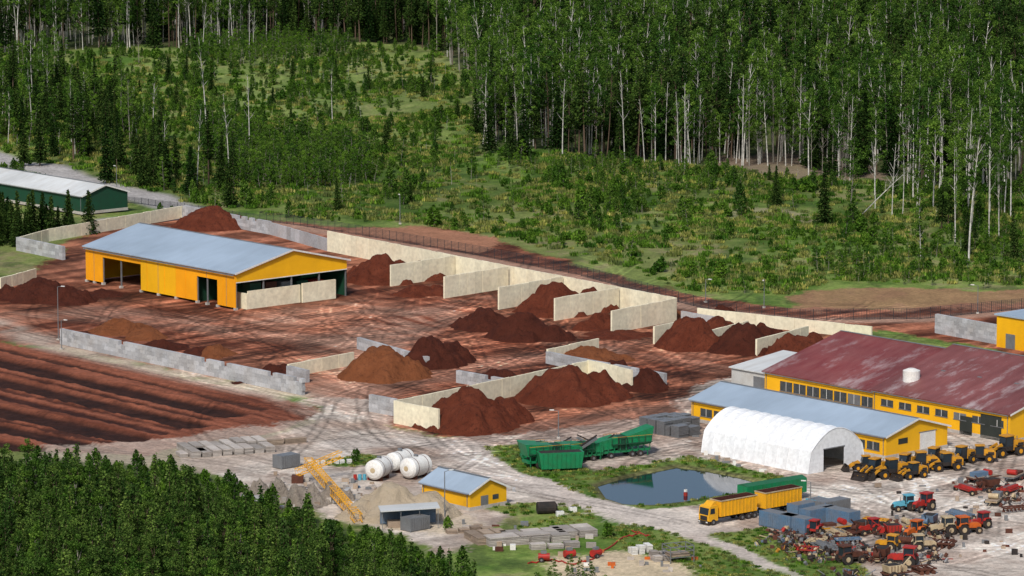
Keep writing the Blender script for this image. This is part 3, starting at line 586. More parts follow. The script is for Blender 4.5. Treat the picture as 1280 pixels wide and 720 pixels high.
for a in((975,660,YA,BPAINT,7),(996,664,YA,BPAINT,6),(1022,653,YB,BPAINT,6,2.5),(1050,655,YA,BPAINT,6.5),(1040,641,YB,STEEL,6,2.2),(1004,643,YB,BPAINT,5,2.0),(1022,635,YB,LBLUE,3,1.6)):
    container(*a)
container(358,584,YB,STEEL,4,2.3); container(519,662,YB,STEEL,4,2.2)
def screener(u,v,yaw,L,flare,s=1):
    b=Bd(); b.box('base_frame',GREEN,-L/2,L/2,-1.1,1.1,.8,1.2)
    b.ext('hopper',GREEN,[(-L/2,1.9),(-L/2-.5,3.6+flare),(-L/2+L*.45,3.4),(-L/2+L*.4,1.6)],-1.3,1.3); b.box('engine_house',DGREEN,-L/2+L*.42,-L/2+L*.62,-1.2,1.2,1.2,3.3)
    b.ext('screen_box',GREEN,[(L*.12,1.6),(L*.12,3.4),(L*.5,2.7),(L*.5,1.3)],-1.25,1.25)
    for i in range(9):
        x=-L/2+.2+i*L/9
        for y in(-1.4,1.31): b.box('ribs',GREEN,x,x+.12,y,y+.09,1.2,3.0)
    b.beam('conveyor',STEEL,(L*.35,0,1.4),(L*.5+3,0,3.6),.35); b.beam('conveyor_belt',BLACK,(L*.35,0,1.85),(L*.5+3,0,4.05),.2)
    for y in(-1.6,1.6): b.beam('handrail',YPAINT,(-L/2,y,3.4),(L/4,y,3.4),.05); b.box('walkway',DGREEN,-L/2,L/4,y-.25,y+.25,2.2,2.28)
    for i in range(7):
        for y in(-1.6,1.6): b.beam('stanchions',BLACK,(-L/2+i*L/8,y,2.28),(-L/2+i*L/8,y,3.4),.05)
    for x in(-L*.3,-L*.15,L*.25):
        for y in(-1.2,1.2): b.wheel('wheel',x,y,.5,.35)
    for x in(-L*.45,L*.45):
        for y in(-1,1): b.beam('legs',GREEN,(x,y,0),(x,y,1),.12)
    o=at(b,'screening_machine',u,v,yaw); o.scale=(s,)*3
screener(690,582,D(25),9,.2,1.15); screener(725,576,D(30),8,0,1.0); screener(672,576,D(10),6,.0,1.0); screener(776,570,D(205),9.5,1.0,1.1)
b=Bd(); b.ext('bin',GREEN,[(-3.5,.4),(-4,3.2),(4,3.2),(3.5,.4)],-1.3,1.3); b.box('bin_inside',BLACK,-3.6,3.6,-1.1,1.1,3.2,3.23); 
for i in range(9): b.box('ribs',GREEN,-3.3+i*.8,-3.2+i*.8,-1.42,-1.303,.5,3.1)
at(b,'waste_skip',700,587,D(12))
b=Bd()
for i in range(3): b.box('crate',DARK,-1+i*2.1,.9+i*2.1,0,1.8,0,1.6); b.box('crate_lid',STEEL,-1+i*2.1,.9+i*2.1,-.05,1.85,1.6,1.7)
at(b,'storage_crates',726,577,YB)
for (u,v,yw,L,r) in ((474,599,248,4.4,1.7),(520,597,235,4.6,1.75),(500,589,238,4.6,1.6)):
    b=Bd(); pts=[(-L/2-.55,.45),(-L/2-.35,.8),(-L/2,1),(L/2,1),(L/2+.35,.8),(L/2+.55,.45)]
    for (x0,s0),(x1,s1) in zip(pts,pts[1:]): b.cyl('shell',WHITE,(x0,0,2),(x1,0,2),r*s0,r*s1,n=28)
    for x in(-L*.3,L*.3): b.box('saddle',RUST,x-.2,x+.2,-1.2,1.2,0,.9); b.cyl('band',RUST,(x-.06,0,2),(x+.06,0,2),r+.02,n=28)
    b.cyl('manhole',STEEL,(0,0,3.5),(0,0,4.0),.4); b.cyl('end_plate',CRM,(L/2+.5,0,2),(L/2+.6,0,2),.45,n=20)
    at(b,'fuel_tank',u,v,D(yw))
b=Bd(); 
for i in range(6): b.cyl('barrels',LBLUE if i%3 else RPAINT,(i*.8,0,0),(i*.8,0,.95),.32,n=12)
at(b,'oil_barrels',444,600,.1)
def lattice(name,a,bb,za,zb,w,mat):
    p=G(*a); q=G(*bb); d=np.append(q-p,zb-za); Ln=float(np.linalg.norm(d)); ex_=Vector(d)/Ln; up=Vector((0,0,1)); sd=ex_.cross(up).normalized(); u2=sd.cross(ex_); b=Bd(); n=int(Ln/1.4)
    cor=[(-w/2,0),(w/2,0),(w/2,w),(-w/2,w)]
    pt=lambda x,c:tuple(Vector((0,0,za))+ex_*x+sd*c[0]+u2*c[1])
    for c in cor: b.beam('chords',mat,pt(0,c),pt(Ln,c),.12)
    for i in range(n):
        x0=Ln*i/n; x1=Ln*(i+1)/n
        for j in range(4): b.beam('lacing',mat,pt(x0,cor[j]),pt(x1,cor[(j+1)%4]),.05); b.beam('lacing',mat,pt(x0,cor[j]),pt(x0,cor[(j+1)%4]),.05)
    return b,p
b,p=lattice('x',(385,600),(448,655),2.6,.3,1.3,YTRUCK); b.done('crane_boom',p[0],p[1],0,0)
b,p=lattice('x',(372,603),(428,597),1.2,3.6,1.1,YTRUCK); b.box('base_plate',RUST,-1,1,-1,1,0,1.2); b.done('crane_boom',p[0],p[1],0,0)
def stack(u,v,nx,ny,lx,ly,h,yaw,mat,name):
    b=Bd()
    for i in range(nx):
        for j in range(ny):
            hh=h+random.uniform(-.25,.15); z=0; x=i*(lx+.35)+random.uniform(-.1,.1)
            while z<hh:
                b.box('layers',mat,x,x+lx,j*(ly+.3)+random.uniform(-.06,.06),j*(ly+.3)+ly,z+.03,z+.2); z+=.24
    at(b,name,u,v,yaw)
stack(240,573,8,2,1.6,4.5,1.1,YB-.35,SLAB,'concrete_slab_stack'); stack(612,684,2,1,5,3,1.4,YB-.35,SLAB,'concrete_slab_stack'); stack(640,682,3,2,3.0,3,1.2,YB-.4,SLAB,'concrete_slab_stack'); stack(700,674,2,2,3,2.4,1.2,YB-.4,SLAB,'concrete_slab_stack')
stack(598,682,3,2,1.8,3,1.0,YB-.35,WOOD,'timber_stack'); stack(300,560,3,1,4,1.2,1,YB-.3,WOOD,'timber_stack'); stack(226,572,4,1,1.4,3,.8,YB-.35,SLAB,'concrete_slab_stack'); stack(560,668,4,1,1.6,1.4,.8,.3,WOOD,'timber_stack'); stack(665,688,3,1,2.4,1.6,.9,.25,SLAB,'concrete_slab_stack')
stack(830,545,4,3,2,2,2.4,YB,STEEL,'metal_profile_stack'); stack(848,548,2,3,2.5,2,1.8,YB,STEEL,'metal_profile_stack')
stack(790,694,3,2,.9,.9,1.2,.3,WHITE,'white_bag_pallets'); stack(820,703,2,2,1.2,1.2,1.2,.4,SLAB,'pallet_stack')
stack(385,582,7,1,.8,.8,.7,.25,WHITE,'concrete_block_row'); stack(640,615,1,1,.5,.5,.5,0,GREYC,'concrete_block')
b=Bd(); b.ext('roof',WHITER,[(-.3,2.9),(9.3,3.3),(9.3,3.45),(-.3,3.05)],-.3,4.3)
for x in(0,3,6,9):
    for y in(0,4): b.beam('posts',STEEL,(x,y,0),(x,y,3),.1)
b.box('back_panel',BPAINT,0,9,3.7,3.8,.2,2.6); b.box('workbench',WOOD,1,5,1,3,0,1)
at(b,'open_canopy',478,662,.12)
b=Bd(); 
for x in(0,4): 
    for y in(0,3):
        b.beam('posts',STEEL,(x,y,0),(x,y,2.6),.12)
for z in(.9,1.8,2.6):
    for y in(0,3): b.beam('rails',STEEL,(0,y,z),(4,y,z),.1)
    for x in(0,2,4): b.beam('cross_rails',STEEL,(x,0,z),(x,3,z),.1)
b.box('shelf_load',WOOD,.3,3.5,.4,2.6,.95,1.4); at(b,'steel_rack',838,705,.4)
b=Bd(); b.cyl('tarp_roll',BLACK,(-1.4,0,1.0),(1.6,0,1.0),1.0,n=14); b.cyl('tarp_end',BLACK,(1.6,0,1),(1.9,0,1),.95,.5,n=14); at(b,'wrapped_bale',682,642,.2)
for u,v in((700,645),(716,640)): b=Bd(); b.box('block',WHITE,-.6,.6,-.4,.4,0,.8); b.cyl('lifting_eye',STEEL,(0,0,.8),(0,0,.95),.12); at(b,'concrete_ballast_block',u,v,.3)
for i,(u,v) in enumerate(((680,702),(712,698),(745,697))):
    b=Bd(); b.cyl('body',RPAINT,(-.9,0,.8),(.9,0,.8),.55,n=12); b.wheel('wheel',-.4,.6,.4,.25); b.wheel('wheel',-.4,-.6,.4,.25); b.beam('handle',STEEL,(.9,0,.8),(2,0,.5),.07); b.box('pump',STEEL,-.5,.4,-.3,.3,1.3,1.7); at(b,'red_compressor_trailer',u,v,.4*i)
pts=[(660,705),(690,700),(715,706),(740,700),(780,672),(800,668),(815,672),(790,664)]
b=Bd()
for i in range(len(pts)-1):
    p=G(*pts[i]); q=G(*pts[i+1]); 
    for k in range(6):
        a0=p+(q-p)*k/6; a1=p+(q-p)*(k+1)/6; w0=math.sin(k*2.2+i)*.6*(k>0); w1=math.sin((k+1)*2.2+i)*.6*(k<5); b.cyl('hose',RPAINT,(a0[0],a0[1]+w0,.12),(a1[0],a1[1]+w1,.12),.12,n=6)
b.done('red_hose')
b=Bd(); b.cyl('float',RPAINT,(0,0,-.4),(0,0,.2),.35,n=14); b.cyl('mast',STEEL,(0,0,.2),(0,0,1.0),.05); b.box('motor',WHITE,-.2,.2,-.2,.2,.3,.7); at(b,'pond_pump_buoy',857,617)
def litter(poly,n,name,mats,lo,hi):
    pg=GP(poly); b=Bd(); c=pg.mean(0); mn=pg.min(0); mx=pg.max(0); k=0
    while k<n:
        p=mn+RNG.random(2)*(mx-mn)
        if not pip(p[None],pg)[0]: continue
        x,y=p-c; l=random.uniform(lo,hi); w=random.uniform(lo,hi)*.6; h=random.uniform(.2,.9)*min(1,hi); b.box('pieces',random.choice(mats),x,x+l,y,y+w,0,h); k+=1
    b.done(name,c[0],c[1])
litter([(560,655),(740,660),(745,690),(600,690)],30,'yard_offcuts',[SLAB,WOOD,STEEL,RUST,WHITE],.4,1.6)
litter([(420,600),(470,605),(470,640),(420,625)],26,'yard_offcuts',[SLAB,WOOD,STEEL,RUST,BPAINT],.4,1.4)
litter([(1070,610),(1280,600),(1280,700),(1180,710),(1100,640)],45,'yard_offcuts',[RUST,BLACK,STEEL,WOOD],.3,1.2)
litter([(690,690),(860,692),(880,716),(700,716)],26,'yard_offcuts',[SLAB,WHITE,WOOD,STEEL,OPAINT],.3,1.2)
litter([(860,540),(900,575),(1000,600),(1060,600),(1080,580),(1060,596),(1000,604),(880,575)],20,'yard_offcuts',[WOOD,STEEL,WHITE],.4,1.4)
for (u,v,h) in((73,425,11),(77,437,6),(698,548,5),(500,280,7),(146,242,7),(955,385,6),(1222,392,6),(882,378,5),(556,650,8),(1013,640,5)):
    b=Bd(); b.cyl('pole',STEEL,(0,0,0),(0,0,h),.11,.07,n=8); b.beam('arm',STEEL,(0,0,h),(1.2,0,h+.2),.07); b.box('lamp_head',WHITE,.8,1.6,-.16,.16,h+.12,h+.26); b.box('base',CONC,-.3,.3,-.3,.3,-.05,.3); at(b,'street_lamp',u,v,random.uniform(0,6))
def fence(name,px,h,col,sp=2.6):
    line=GP(px); b=Bd()
    for i in range(len(line)-1):
        p=line[i]; q=line[i+1]; Ln=float(np.hypot(*(q-p))); n=max(1,int(Ln/sp)); d=(q-p)/n; zz=lambda c: float(hgt(np.array([c[0]]),np.array([c[1]]))[0])
        for k in range(n):
            c=p+d*k; c2=c+d; z0=zz(c); z1=zz(c2); b.cyl('posts',col,(c[0],c[1],z0-.3),(c[0],c[1],z0+h+.1),.07,n=5)
            for w in np.linspace(.15,h,8): b.beam('wires',col,(c[0],c[1],z0+w),(c2[0],c2[1],z1+w),.06)
            for t in (.2,.4,.6,.8): e_=c+d*t; b.beam('bars',col,(e_[0],e_[1],z0+.1),(e_[0],e_[1],z0+h),.04)
    b.done(name)
FD=M('dark_fence_steel',(.035,.04,.045),None,.6)
fence('mesh_fence',[(325,273),(445,293),(600,320),(720,343),(848,378),(905,392),(1000,400),(1150,399),(1400,375)],2.3,FD)
fence('mesh_fence',[(150,247),(240,260),(325,273)],1.6,FD)
# ---------------------------------------------------------------- TREES
def mesh_np(name,V,Fq,matidx,mats,smooth=False):
    me=bpy.data.meshes.new(name); me.vertices.add(len(V)); me.vertices.foreach_set('co',np.asarray(V,np.float32).ravel())
    me.loops.add(Fq.size); me.loops.foreach_set('vertex_index',Fq.astype(np.int32).ravel()); me.polygons.add(len(Fq)); me.polygons.foreach_set('loop_start',np.arange(len(Fq),dtype=np.int32)*4)
    for m_ in mats: me.materials.append(m_)
    me.polygons.foreach_set('material_index',np.asarray(matidx,np.int32)); me.update(calc_edges=True); return me
def tube(pts,rad,n=6):
    V=[];Fc=[]
    for i,(p,r) in enumerate(zip(pts,rad)):
        d=Vector(pts[min(i+1,len(pts)-1)])-Vector(pts[max(i-1,0)]); d.normalize(); u=d.orthogonal().normalized() if abs(d.z)<.9 else Vector((1,0,0)); w=d.cross(u).normalized(); u=w.cross(d)
        for k in range(n): t=2*math.pi*k/n; V.append(tuple(Vector(p)+(u*math.cos(t)+w*math.sin(t))*r))
    for i in range(len(pts)-1):
        for k in range(n): Fc.append((i*n+k,i*n+(k+1)%n,(i+1)*n+(k+1)%n,(i+1)*n+k))
    return V,Fc
def quads(Cn,dirs,ln,wd,rng):
    n=len(Cn); d=dirs/np.maximum(np.linalg.norm(dirs,axis=1,keepdims=True),1e-6); r=rng.normal(size=(n,3)); s=np.cross(d,r); s/=np.maximum(np.linalg.norm(s,axis=1,keepdims=True),1e-6)
    ln=np.broadcast_to(ln,(n,))[:,None]; wd=np.broadcast_to(wd,(n,))[:,None]
    V=np.stack([Cn-d*ln/2,Cn+s*wd/2,Cn+d*ln/2,Cn-s*wd/2],1).reshape(-1,3); return V,np.arange(n*4).reshape(n,4)
def assemble(name,tubes,leafV,leafF,bark,leaf):
    V=[];Fc=[];mi=[]
    for tv,tf in tubes: o=len(V); V+=tv; Fc+=[tuple(i+o for i in f) for f in tf]; mi+=[0]*len(tf)
    if leafV is not None:
        o=len(V); VV=np.vstack([np.array(V).reshape(-1,3),leafV]); FF=np.vstack([np.array(Fc).reshape(-1,4),leafF+o]); mi+=[1]*len(leafF)
    else: VV=np.array(V); FF=np.array(Fc)
    return mesh_np(name,VV,FF,mi,[bark,leaf])
def spruce(name,h,R,seed,leaf=FSPR,low=.08,dens=1.0,lf=1.0):
    rng=np.random.default_rng(seed); Cn=[];D_=[]; z=h*low
    while z<h*.985:
        f=1-(z-h*low)/(h*(1-low)); rr=R*(f**.85)*(.8+.4*rng.random())+.12; nb=int((5+6*f)*dens)+2; a0=rng.random()*6.28
        for k in range(nb):
            a=a0+6.28*k/nb+rng.normal(0,.18); L=rr*(.65+.5*rng.random()); m_=max(2,int(L/.38)); t=(np.arange(m_)+.5)/m_
            x=np.cos(a)*L*t; y=np.sin(a)*L*t; zz=z-.30*L*t+.1*L*t*t+rng.normal(0,.12,m_)
            c=np.stack([x,y,zz],1)+rng.normal(0,.10,(m_,3)); Cn.append(c); D_.append(np.tile([np.cos(a),np.sin(a),-.45],(m_,1))+rng.normal(0,.5,(m_,3)))
        z+=h/ (34)*(.7+.6*rng.random())
    Cn=np.vstack(Cn); D_=np.vstack(D_); V,Fq=quads(Cn,D_,(.85*lf),.5*lf,rng)
    return assemble(name,[tube([(0,0,-.5),(0,0,h*.5),(0,0,h)],[h*.012,h*.007,.02])],V,Fq,BARKD,leaf)
def broad(name,h,R,seed,leaf=FBIR,bark=BARKW,cb=.38,ncl=46,per=42,lean=.6,ls=.42,tr=.0078,top=.0):
    rng=np.random.default_rng(seed); lx,ly=rng.normal(0,lean,2); ax=lambda t:(lx*t*t+math.sin(t*4+seed)*.25,ly*t*t+math.cos(t*3+seed)*.2,h*t)
    ts=np.linspace(0,1,9); tubes=[tube([ (ax(t)[0],ax(t)[1],ax(t)[2]-(.5 if t==0 else 0)) for t in ts],[h*tr*(1-t*.9)+.015 for t in ts])]
    Cn=[]
    for i in range(ncl):
        t=cb+(1-cb)*(i+.5)/ncl; f=(t-cb)/(1-cb); prof=(math.sin(math.pi*min(1,f*.8+.16))**.7)*(1-.35*f); a=rng.random()*6.28; r=R*prof*(.35+.75*rng.random())
        c0=np.array(ax(t)); c=c0+np.array([math.cos(a)*r,math.sin(a)*r,rng.normal(.3,.5)+r*.25])
        if i%3==0:
            s0=np.array(ax(max(.2,t-.07))); tubes.append(tube([tuple(s0),tuple((s0+c)/2+np.array([0,0,.2])),tuple(c)],[h*.0025+.02,.035,.012],4))
        cs=R*.24*(.7+.6*rng.random()); q=rng.normal(size=(per,3)); q/=np.linalg.norm(q,axis=1,keepdims=True); q*=(rng.random((per,1))**.4)*cs*np.array([1.15,1.15,.85]); Cn.append(c+q)
    Cn=np.vstack(Cn); V,Fq=quads(Cn,rng.normal(size=(len(Cn),3))+[0,0,-.3],ls*(.8+.5*rng.random(len(Cn))),ls*.75,rng)
    return assemble(name,tubes,V,Fq,bark,leaf)
def pine(name,h,R,seed,cb=.5): return broad(name,h,R,seed,FPINE,BARKD,cb,34,48,.4,.45,.009)
def bare(name,h,seed,bark=BARKW,lean=1.0):
    rng=np.random.default_rng(seed); lx,ly=rng.normal(0,lean,2); ts=np.linspace(0,1,8); f=lambda t:np.array([lx*t*t,ly*t*t,h*t]); tubes=[tube([tuple(f(t)-np.array([0,0,.5 if t==0 else 0])) for t in ts],[h*.0075*(1-.85*t)+.02 for t in ts])]
    for i in range(14):
        t=.45+.53*rng.random(); a=rng.random()*6.28; l=(1-t)*4+.8; s=f(t); e_=s+np.array([math.cos(a)*l*.6,math.sin(a)*l*.6,l*.75]); tubes.append(tube([tuple(s),tuple((s+e_)/2+[0,0,-.15]),tuple(e_)],[.05,.035,.012],4))
    return assemble(name,tubes,None,None,bark,FBIR)
def bushm(name,h,R,seed,leaf=FBUSH,n=420,ls=.4,st=3):
    rng=np.random.default_rng(seed); tubes=[]; Cn=[]
    for k in range(st):
        a=rng.random()*6.28; d=R*.5*rng.random(); tip=np.array([math.cos(a)*d,math.sin(a)*d,h*(.75+.25*rng.random())]); tubes.append(tube([(0,0,-.2),tuple(tip*[.4,.4,.5]),tuple(tip)],[.06,.04,.01],4))
        m_=n//st; t=rng.random(m_)**.7; rr=R*.55*(np.sin(np.pi*np.clip(t*.85+.12,0,1))); an=rng.random(m_)*6.28; q=rng.random(m_)**.5
        Cn.append(np.stack([tip[0]*t+np.cos(an)*rr*q,tip[1]*t+np.sin(an)*rr*q,tip[2]*t+rng.normal(0,.12,m_)],1))
    Cn=np.vstack(Cn); V,Fq=quads(Cn,rng.normal(size=(len(Cn),3)),ls,ls*.7,rng); return assemble(name,tubes,V,Fq,BARKG,leaf)
def grassm(name,seed,leaf):
    rng=np.random.default_rng(seed); n=60; p=rng.normal(0,.45,(n,2)); hh=.35+.4*rng.random(n); C_=np.stack([p[:,0],p[:,1],hh/2],1); V,Fq=quads(C_,np.stack([rng.normal(0,.25,n),rng.normal(0,.25,n),np.ones(n)],1),hh,.2,rng); return mesh_np(name,V,Fq,[0]*n,[leaf])
def coll(name,meshes):
    c=bpy.data.collections.new(name)
    for i,m_ in enumerate(meshes): c.objects.link(bpy.data.objects.new(f"{name}_{chr(97+i)}",m_))
    return c
COL={'spruce':coll('spruce_tree_kinds',[spruce('spruce_a',24,3.1,1,low=.2),spruce('spruce_b',20,2.7,2),spruce('spruce_c',26,2.9,3,low=.35),spruce('spruce_d',17,2.8,4)]),
 'birch':coll('birch_tree_kinds',[broad('birch_a',25,3.6,11,ncl=38),broad('birch_b',22,2.8,12,cb=.45,ncl=32),broad('birch_c',28,2.8,13,cb=.55,ncl=28),broad('birch_d',20,3.0,14,cb=.3,ncl=42),broad('aspen_a',26,4.0,15,bark=BARKG,cb=.42,ncl=44)]),
 'pine':coll('pine_tree_kinds',[pine('pine_a',24,3.0,21,.62),pine('pine_b',21,2.8,22,.55),pine('pine_c',18,2.8,23,.4)]),
 'bare':coll('bare_birch_kinds',[bare('bare_a',22,31),bare('bare_b',17,32),bare('bare_c',12,33,BARKG)]),
 'bush':coll('young_birch_kinds',[bushm('bush_a',2.2,1.6,41),bushm('bush_b',3.2,1.8,42),bushm('bush_c',5.5,2.2,43,FBIR,520,.42,4),bushm('bush_d',1.4,1.5,44,n=260)]),
 'young':coll('young_tree_kinds',[broad('yt_a',10,2.2,51,FBIR,BARKG,.12,30,42,.4,.36),broad('yt_b',8,2.0,52,FBUSH,BARKG,.1,26,40,.4,.34),spruce('yt_c',11,2.1,53,FSPR,.04,1.2,.7),spruce('yt_d',9,1.9,54,FSPR,.04,1.2,.7)]),
 'grass':coll('grass_tuft_kinds',[grassm('gt_a',61,FDRY),grassm('gt_b',62,FBUSH),grassm('gt_c',63,FDRY)]),
 'fore':coll('foreground_tree_kinds',[spruce('fg_a',14,2.1,71,FFORE,.05,1.5,.48),spruce('fg_b',12,1.9,72,FPINE,.05,1.5,.48),broad('fg_c',13,2.1,73,FFORE,BARKD,.15,60,60,.3,.24,.009),broad('fg_d',12,2.0,74,FBIR,BARKG,.2,50,60,.3,.24),spruce('fg_e',15,2.2,75,FFORE,.05,1.5,.5)])}
def scatter(name,pts,kinds,idx,scl,zoff=0):
    pts=np.asarray(pts); n=len(pts)
    if n==0: return
    z=hgt(pts[:,0],pts[:,1])+zoff; me=bpy.data.meshes.new(name); me.vertices.add(n); me.vertices.foreach_set('co',np.stack([pts[:,0],pts[:,1],z],1).astype(np.float32).ravel())
    a=me.attributes.new('idx','INT','POINT'); a.data.foreach_set('value',np.asarray(idx,np.int32))
    a=me.attributes.new('scl','FLOAT_VECTOR','POINT'); s_=np.asarray(scl); wv=s_*RNG.uniform(.85,1.15,n); a.data.foreach_set('vector',np.stack([wv,wv,s_],1).astype(np.float32).ravel())
    a=me.attributes.new('rot','FLOAT_VECTOR','POINT'); a.data.foreach_set('vector',np.stack([RNG.normal(0,.03,n),RNG.normal(0,.03,n),RNG.uniform(0,6.28,n)],1).astype(np.float32).ravel())
    o=bpy.data.objects.new(name,me); SC.collection.objects.link(o)
    ng=bpy.data.node_groups.new(name+'_scatter','GeometryNodeTree'); ng.interface.new_socket('Geometry',in_out='INPUT',socket_type='NodeSocketGeometry'); ng.interface.new_socket('Geometry',in_out='OUTPUT',socket_type='NodeSocketGeometry')
    N=ng.nodes; L=ng.links; gi=N.new('NodeGroupInput'); go_=N.new('NodeGroupOutput'); ip=N.new('GeometryNodeInstanceOnPoints'); ci=N.new('GeometryNodeCollectionInfo')
    ci.inputs['Collection'].default_value=kinds; ci.inputs['Separate Children'].default_value=True; ci.inputs['Reset Children'].default_value=True
    def na(nm_,t): q=N.new('GeometryNodeInputNamedAttribute'); q.data_type=t; q.inputs['Name'].default_value=nm_; return q.outputs[0]
    L.new(gi.outputs[0],ip.inputs['Points']); L.new(ci.outputs[0],ip.inputs['Instance']); ip.inputs['Pick Instance'].default_value=True
    L.new(na('idx','INT'),ip.inputs['Instance Index']); er=N.new('FunctionNodeEulerToRotation'); L.new(na('rot','FLOAT_VECTOR'),er.inputs[0]); L.new(er.outputs[0],ip.inputs['Rotation']); L.new(na('scl','FLOAT_VECTOR'),ip.inputs['Scale'])
    L.new(ip.outputs[0],go_.inputs[0]); md=o.modifiers.new('scatter','NODES'); md.node_group=ng; return o
def jgrid(poly,sp,prob=None):
    lo=poly.min(0); hi=poly.max(0); gx,gy=np.meshgrid(np.arange(lo[0],hi[0],sp),np.arange(lo[1],hi[1],sp)); q=np.stack([gx.ravel(),gy.ravel()],1)+RNG.uniform(-.48,.48,(gx.size,2))*sp
    q=q[pip(q,poly)]
    if prob is not None: q=q[RNG.random(len(q))<prob(q[:,0],q[:,1])]
    return q
fp=GP(forest_px); fp[:,1]=np.minimum(fp[:,1],1820)
Q=jgrid(fp,4.8); vis=(np.abs(Q[:,0])<Q[:,1]*.135+25); Q=Q[vis]
gap=fbm(Q[:,0]/14,Q[:,1]/22,205,3); Q=Q[(gap<.60)&(RNG.random(len(Q))<.92)]
kindn=fbm(Q[:,0]/26,Q[:,1]/36,200,3); rr=RNG.random(len(Q))
pb=np.where(Q[:,0]>-10,.47,.30)+(kindn-.5)*2.8; isb=rr<pb; isp=(~isb)&(RNG.random(len(Q))<.28); iss=~(isb|isp)
def sc_(n,lo,hi): return RNG.uniform(lo,hi,n)
scatter('birch_forest',Q[isb],COL['birch'],RNG.integers(0,5,isb.sum()),sc_(isb.sum(),.62,1.18))
scatter('spruce_forest',Q[iss],COL['spruce'],RNG.integers(0,4,iss.sum()),sc_(iss.sum(),.5,1.2))
scatter('pine_forest',Q[isp],COL['pine'],RNG.integers(0,3,isp.sum()),sc_(isp.sum(),.75,1.15))
mar=GP([(1000,215),(1060,235),(1280,255),(1500,255),(1500,330),(1280,335),(1200,325),(1120,300),(1020,270),(980,235)])
q=jgrid(mar,11); k=RNG.random(len(q)); scatter('birch_stand',q[k<.45],COL['birch'],RNG.integers(0,5,(k<.45).sum()),sc_((k<.45).sum(),.7,1.15)); scatter('spruce_stand',q[(k>.45)&(k<.55)],COL['spruce'],RNG.integers(0,4,((k>.45)&(k<.55)).sum()),sc_(((k>.45)&(k<.55)).sum(),.3,.7))
ed=GP([(590,175),(640,200),(880,220),(1060,236),(1290,290),(1290,240),(1060,205),(880,195),(640,150)])
q=jgrid(ed,15); scatter('bare_birch_stand',q,COL['bare'],RNG.integers(0,3,len(q)),sc_(len(q),.7,1.2))
q=jgrid(GP([(20,90),(500,76),(520,64),(20,64)]),30); scatter('bare_birch_stand',q,COL['bare'],RNG.integers(0,3,len(q)),sc_(len(q),.8,1.1))
# left woods
lw=GP([(-80,85),(70,82),(110,120),(160,170),(250,215),(310,232),(300,245),(200,234),(110,206),(40,190),(-80,180)])
q=jgrid(lw,5.5); k=RNG.random(len(q)); s1=k<.46; scatter('young_wood',q[s1],COL['young'],RNG.choice([0,0,1,1,2,3],s1.sum()),sc_(s1.sum(),.7,1.2)); s1=(k>.5)&(k<.66); scatter('spruce_stand',q[s1],COL['spruce'],RNG.integers(0,4,s1.sum()),sc_(s1.sum(),.4,.8)); s1=(k>.72)&(k<.80); scatter('birch_stand',q[s1],COL['birch'],RNG.integers(0,5,s1.sum()),sc_(s1.sum(),.6,.9))
q=jgrid(GP([(-60,302),(20,312),(22,304),(60,297),(118,292),(108,284),(60,286),(-60,280)]),3.8); scatter('spruce_stand',q,COL['young'],RNG.integers(2,4,len(q)),sc_(len(q),.6,1.05))
th=GP([(235,150),(300,165),(420,170),(465,200),(470,225),(400,236),(330,238),(270,215)])
q=jgrid(th,3.2); scatter('birch_thicket',q,COL['young'],RNG.integers(0,2,len(q)),sc_(len(q),.45,.8))
q=jgrid(GP([(600,212),(780,208),(900,222),(980,250),(880,250),(700,232)]),3.8,lambda x,y:.6); scatter('birch_thicket',q,COL['young'],RNG.integers(0,2,len(q)),sc_(len(q),.25,.5))
q=jgrid(GP([(1080,300),(1400,300),(1400,372),(1230,366),(1160,358),(1020,350),(1010,330)]),3.8,lambda x,y:.1+1.4*(fbm(x/10,y/15,230)-.35)); scatter('birch_thicket',q,COL['young'],RNG.integers(0,2,len(q)),sc_(len(q),.3,.6))
q=jgrid(GP([(230,58),(430,62),(440,80),(250,84)]),4); scatter('birch_thicket',q,COL['young'],RNG.integers(0,2,len(q)),sc_(len(q),.4,.8))
cl=GP([(-80,225),(85,215),(230,250),(330,266),(440,276),(500,274),(640,300),(720,324),(870,366),(985,368),(1040,352),(1400,360),(1500,250),(1060,226),(880,212),(600,194),(585,104),(540,66),(0,72),(-80,74)])
q=jgrid(cl,2.8,lambda x,y:np.clip((fbm(x/13,y/22,240)-.46)*4.5,.05,.85)*np.where(y>1050,.9,.75)); q=q[pdist(q,GP([(-60,188),(60,208),(110,226),(180,240),(240,262)]))>7]; k=RNG.integers(0,4,len(q)); scatter('clearing_shrubs',q,COL['bush'],np.where((q[:,1]<1000)&(k==2),3,k),RNG.gamma(4,.14,len(q))+.15)
q=jgrid(cl,1.9,lambda x,y:np.clip((.66-fbm(x/16,y/26,240))*2,.15,.9)*np.where(y<1250,1,.4)); q=q[pdist(q,GP([(-60,188),(60,208),(110,226),(180,240),(240,262)]))>6]; scatter('tall_grass',q,COL['grass'],RNG.choice([0,2,1,2,1],len(q)),sc_(len(q),.8,2.1))
q=jgrid(cl,15,lambda x,y:np.where(y>1120,.5,.12)); scatter('stump_snags',q,COL['bare'],RNG.integers(1,3,len(q)),sc_(len(q),.12,.3))
q=jgrid(cl,17,lambda x,y:np.where(y>1080,.6,.25)); scatter('young_wood',q,COL['young'],RNG.choice([0,1,0,1,2,3],len(q)),sc_(len(q),.4,.85))
for i,g_ in enumerate(GR):
    q=jgrid(GP(g_),1.1,lambda x,y:.55+0*x); q=q[~pip(q,(pond-ctr)*1.06+ctr)]; scatter('verge_grass',q,COL['grass'],RNG.integers(0,3,len(q)),sc_(len(q),.35,.75))
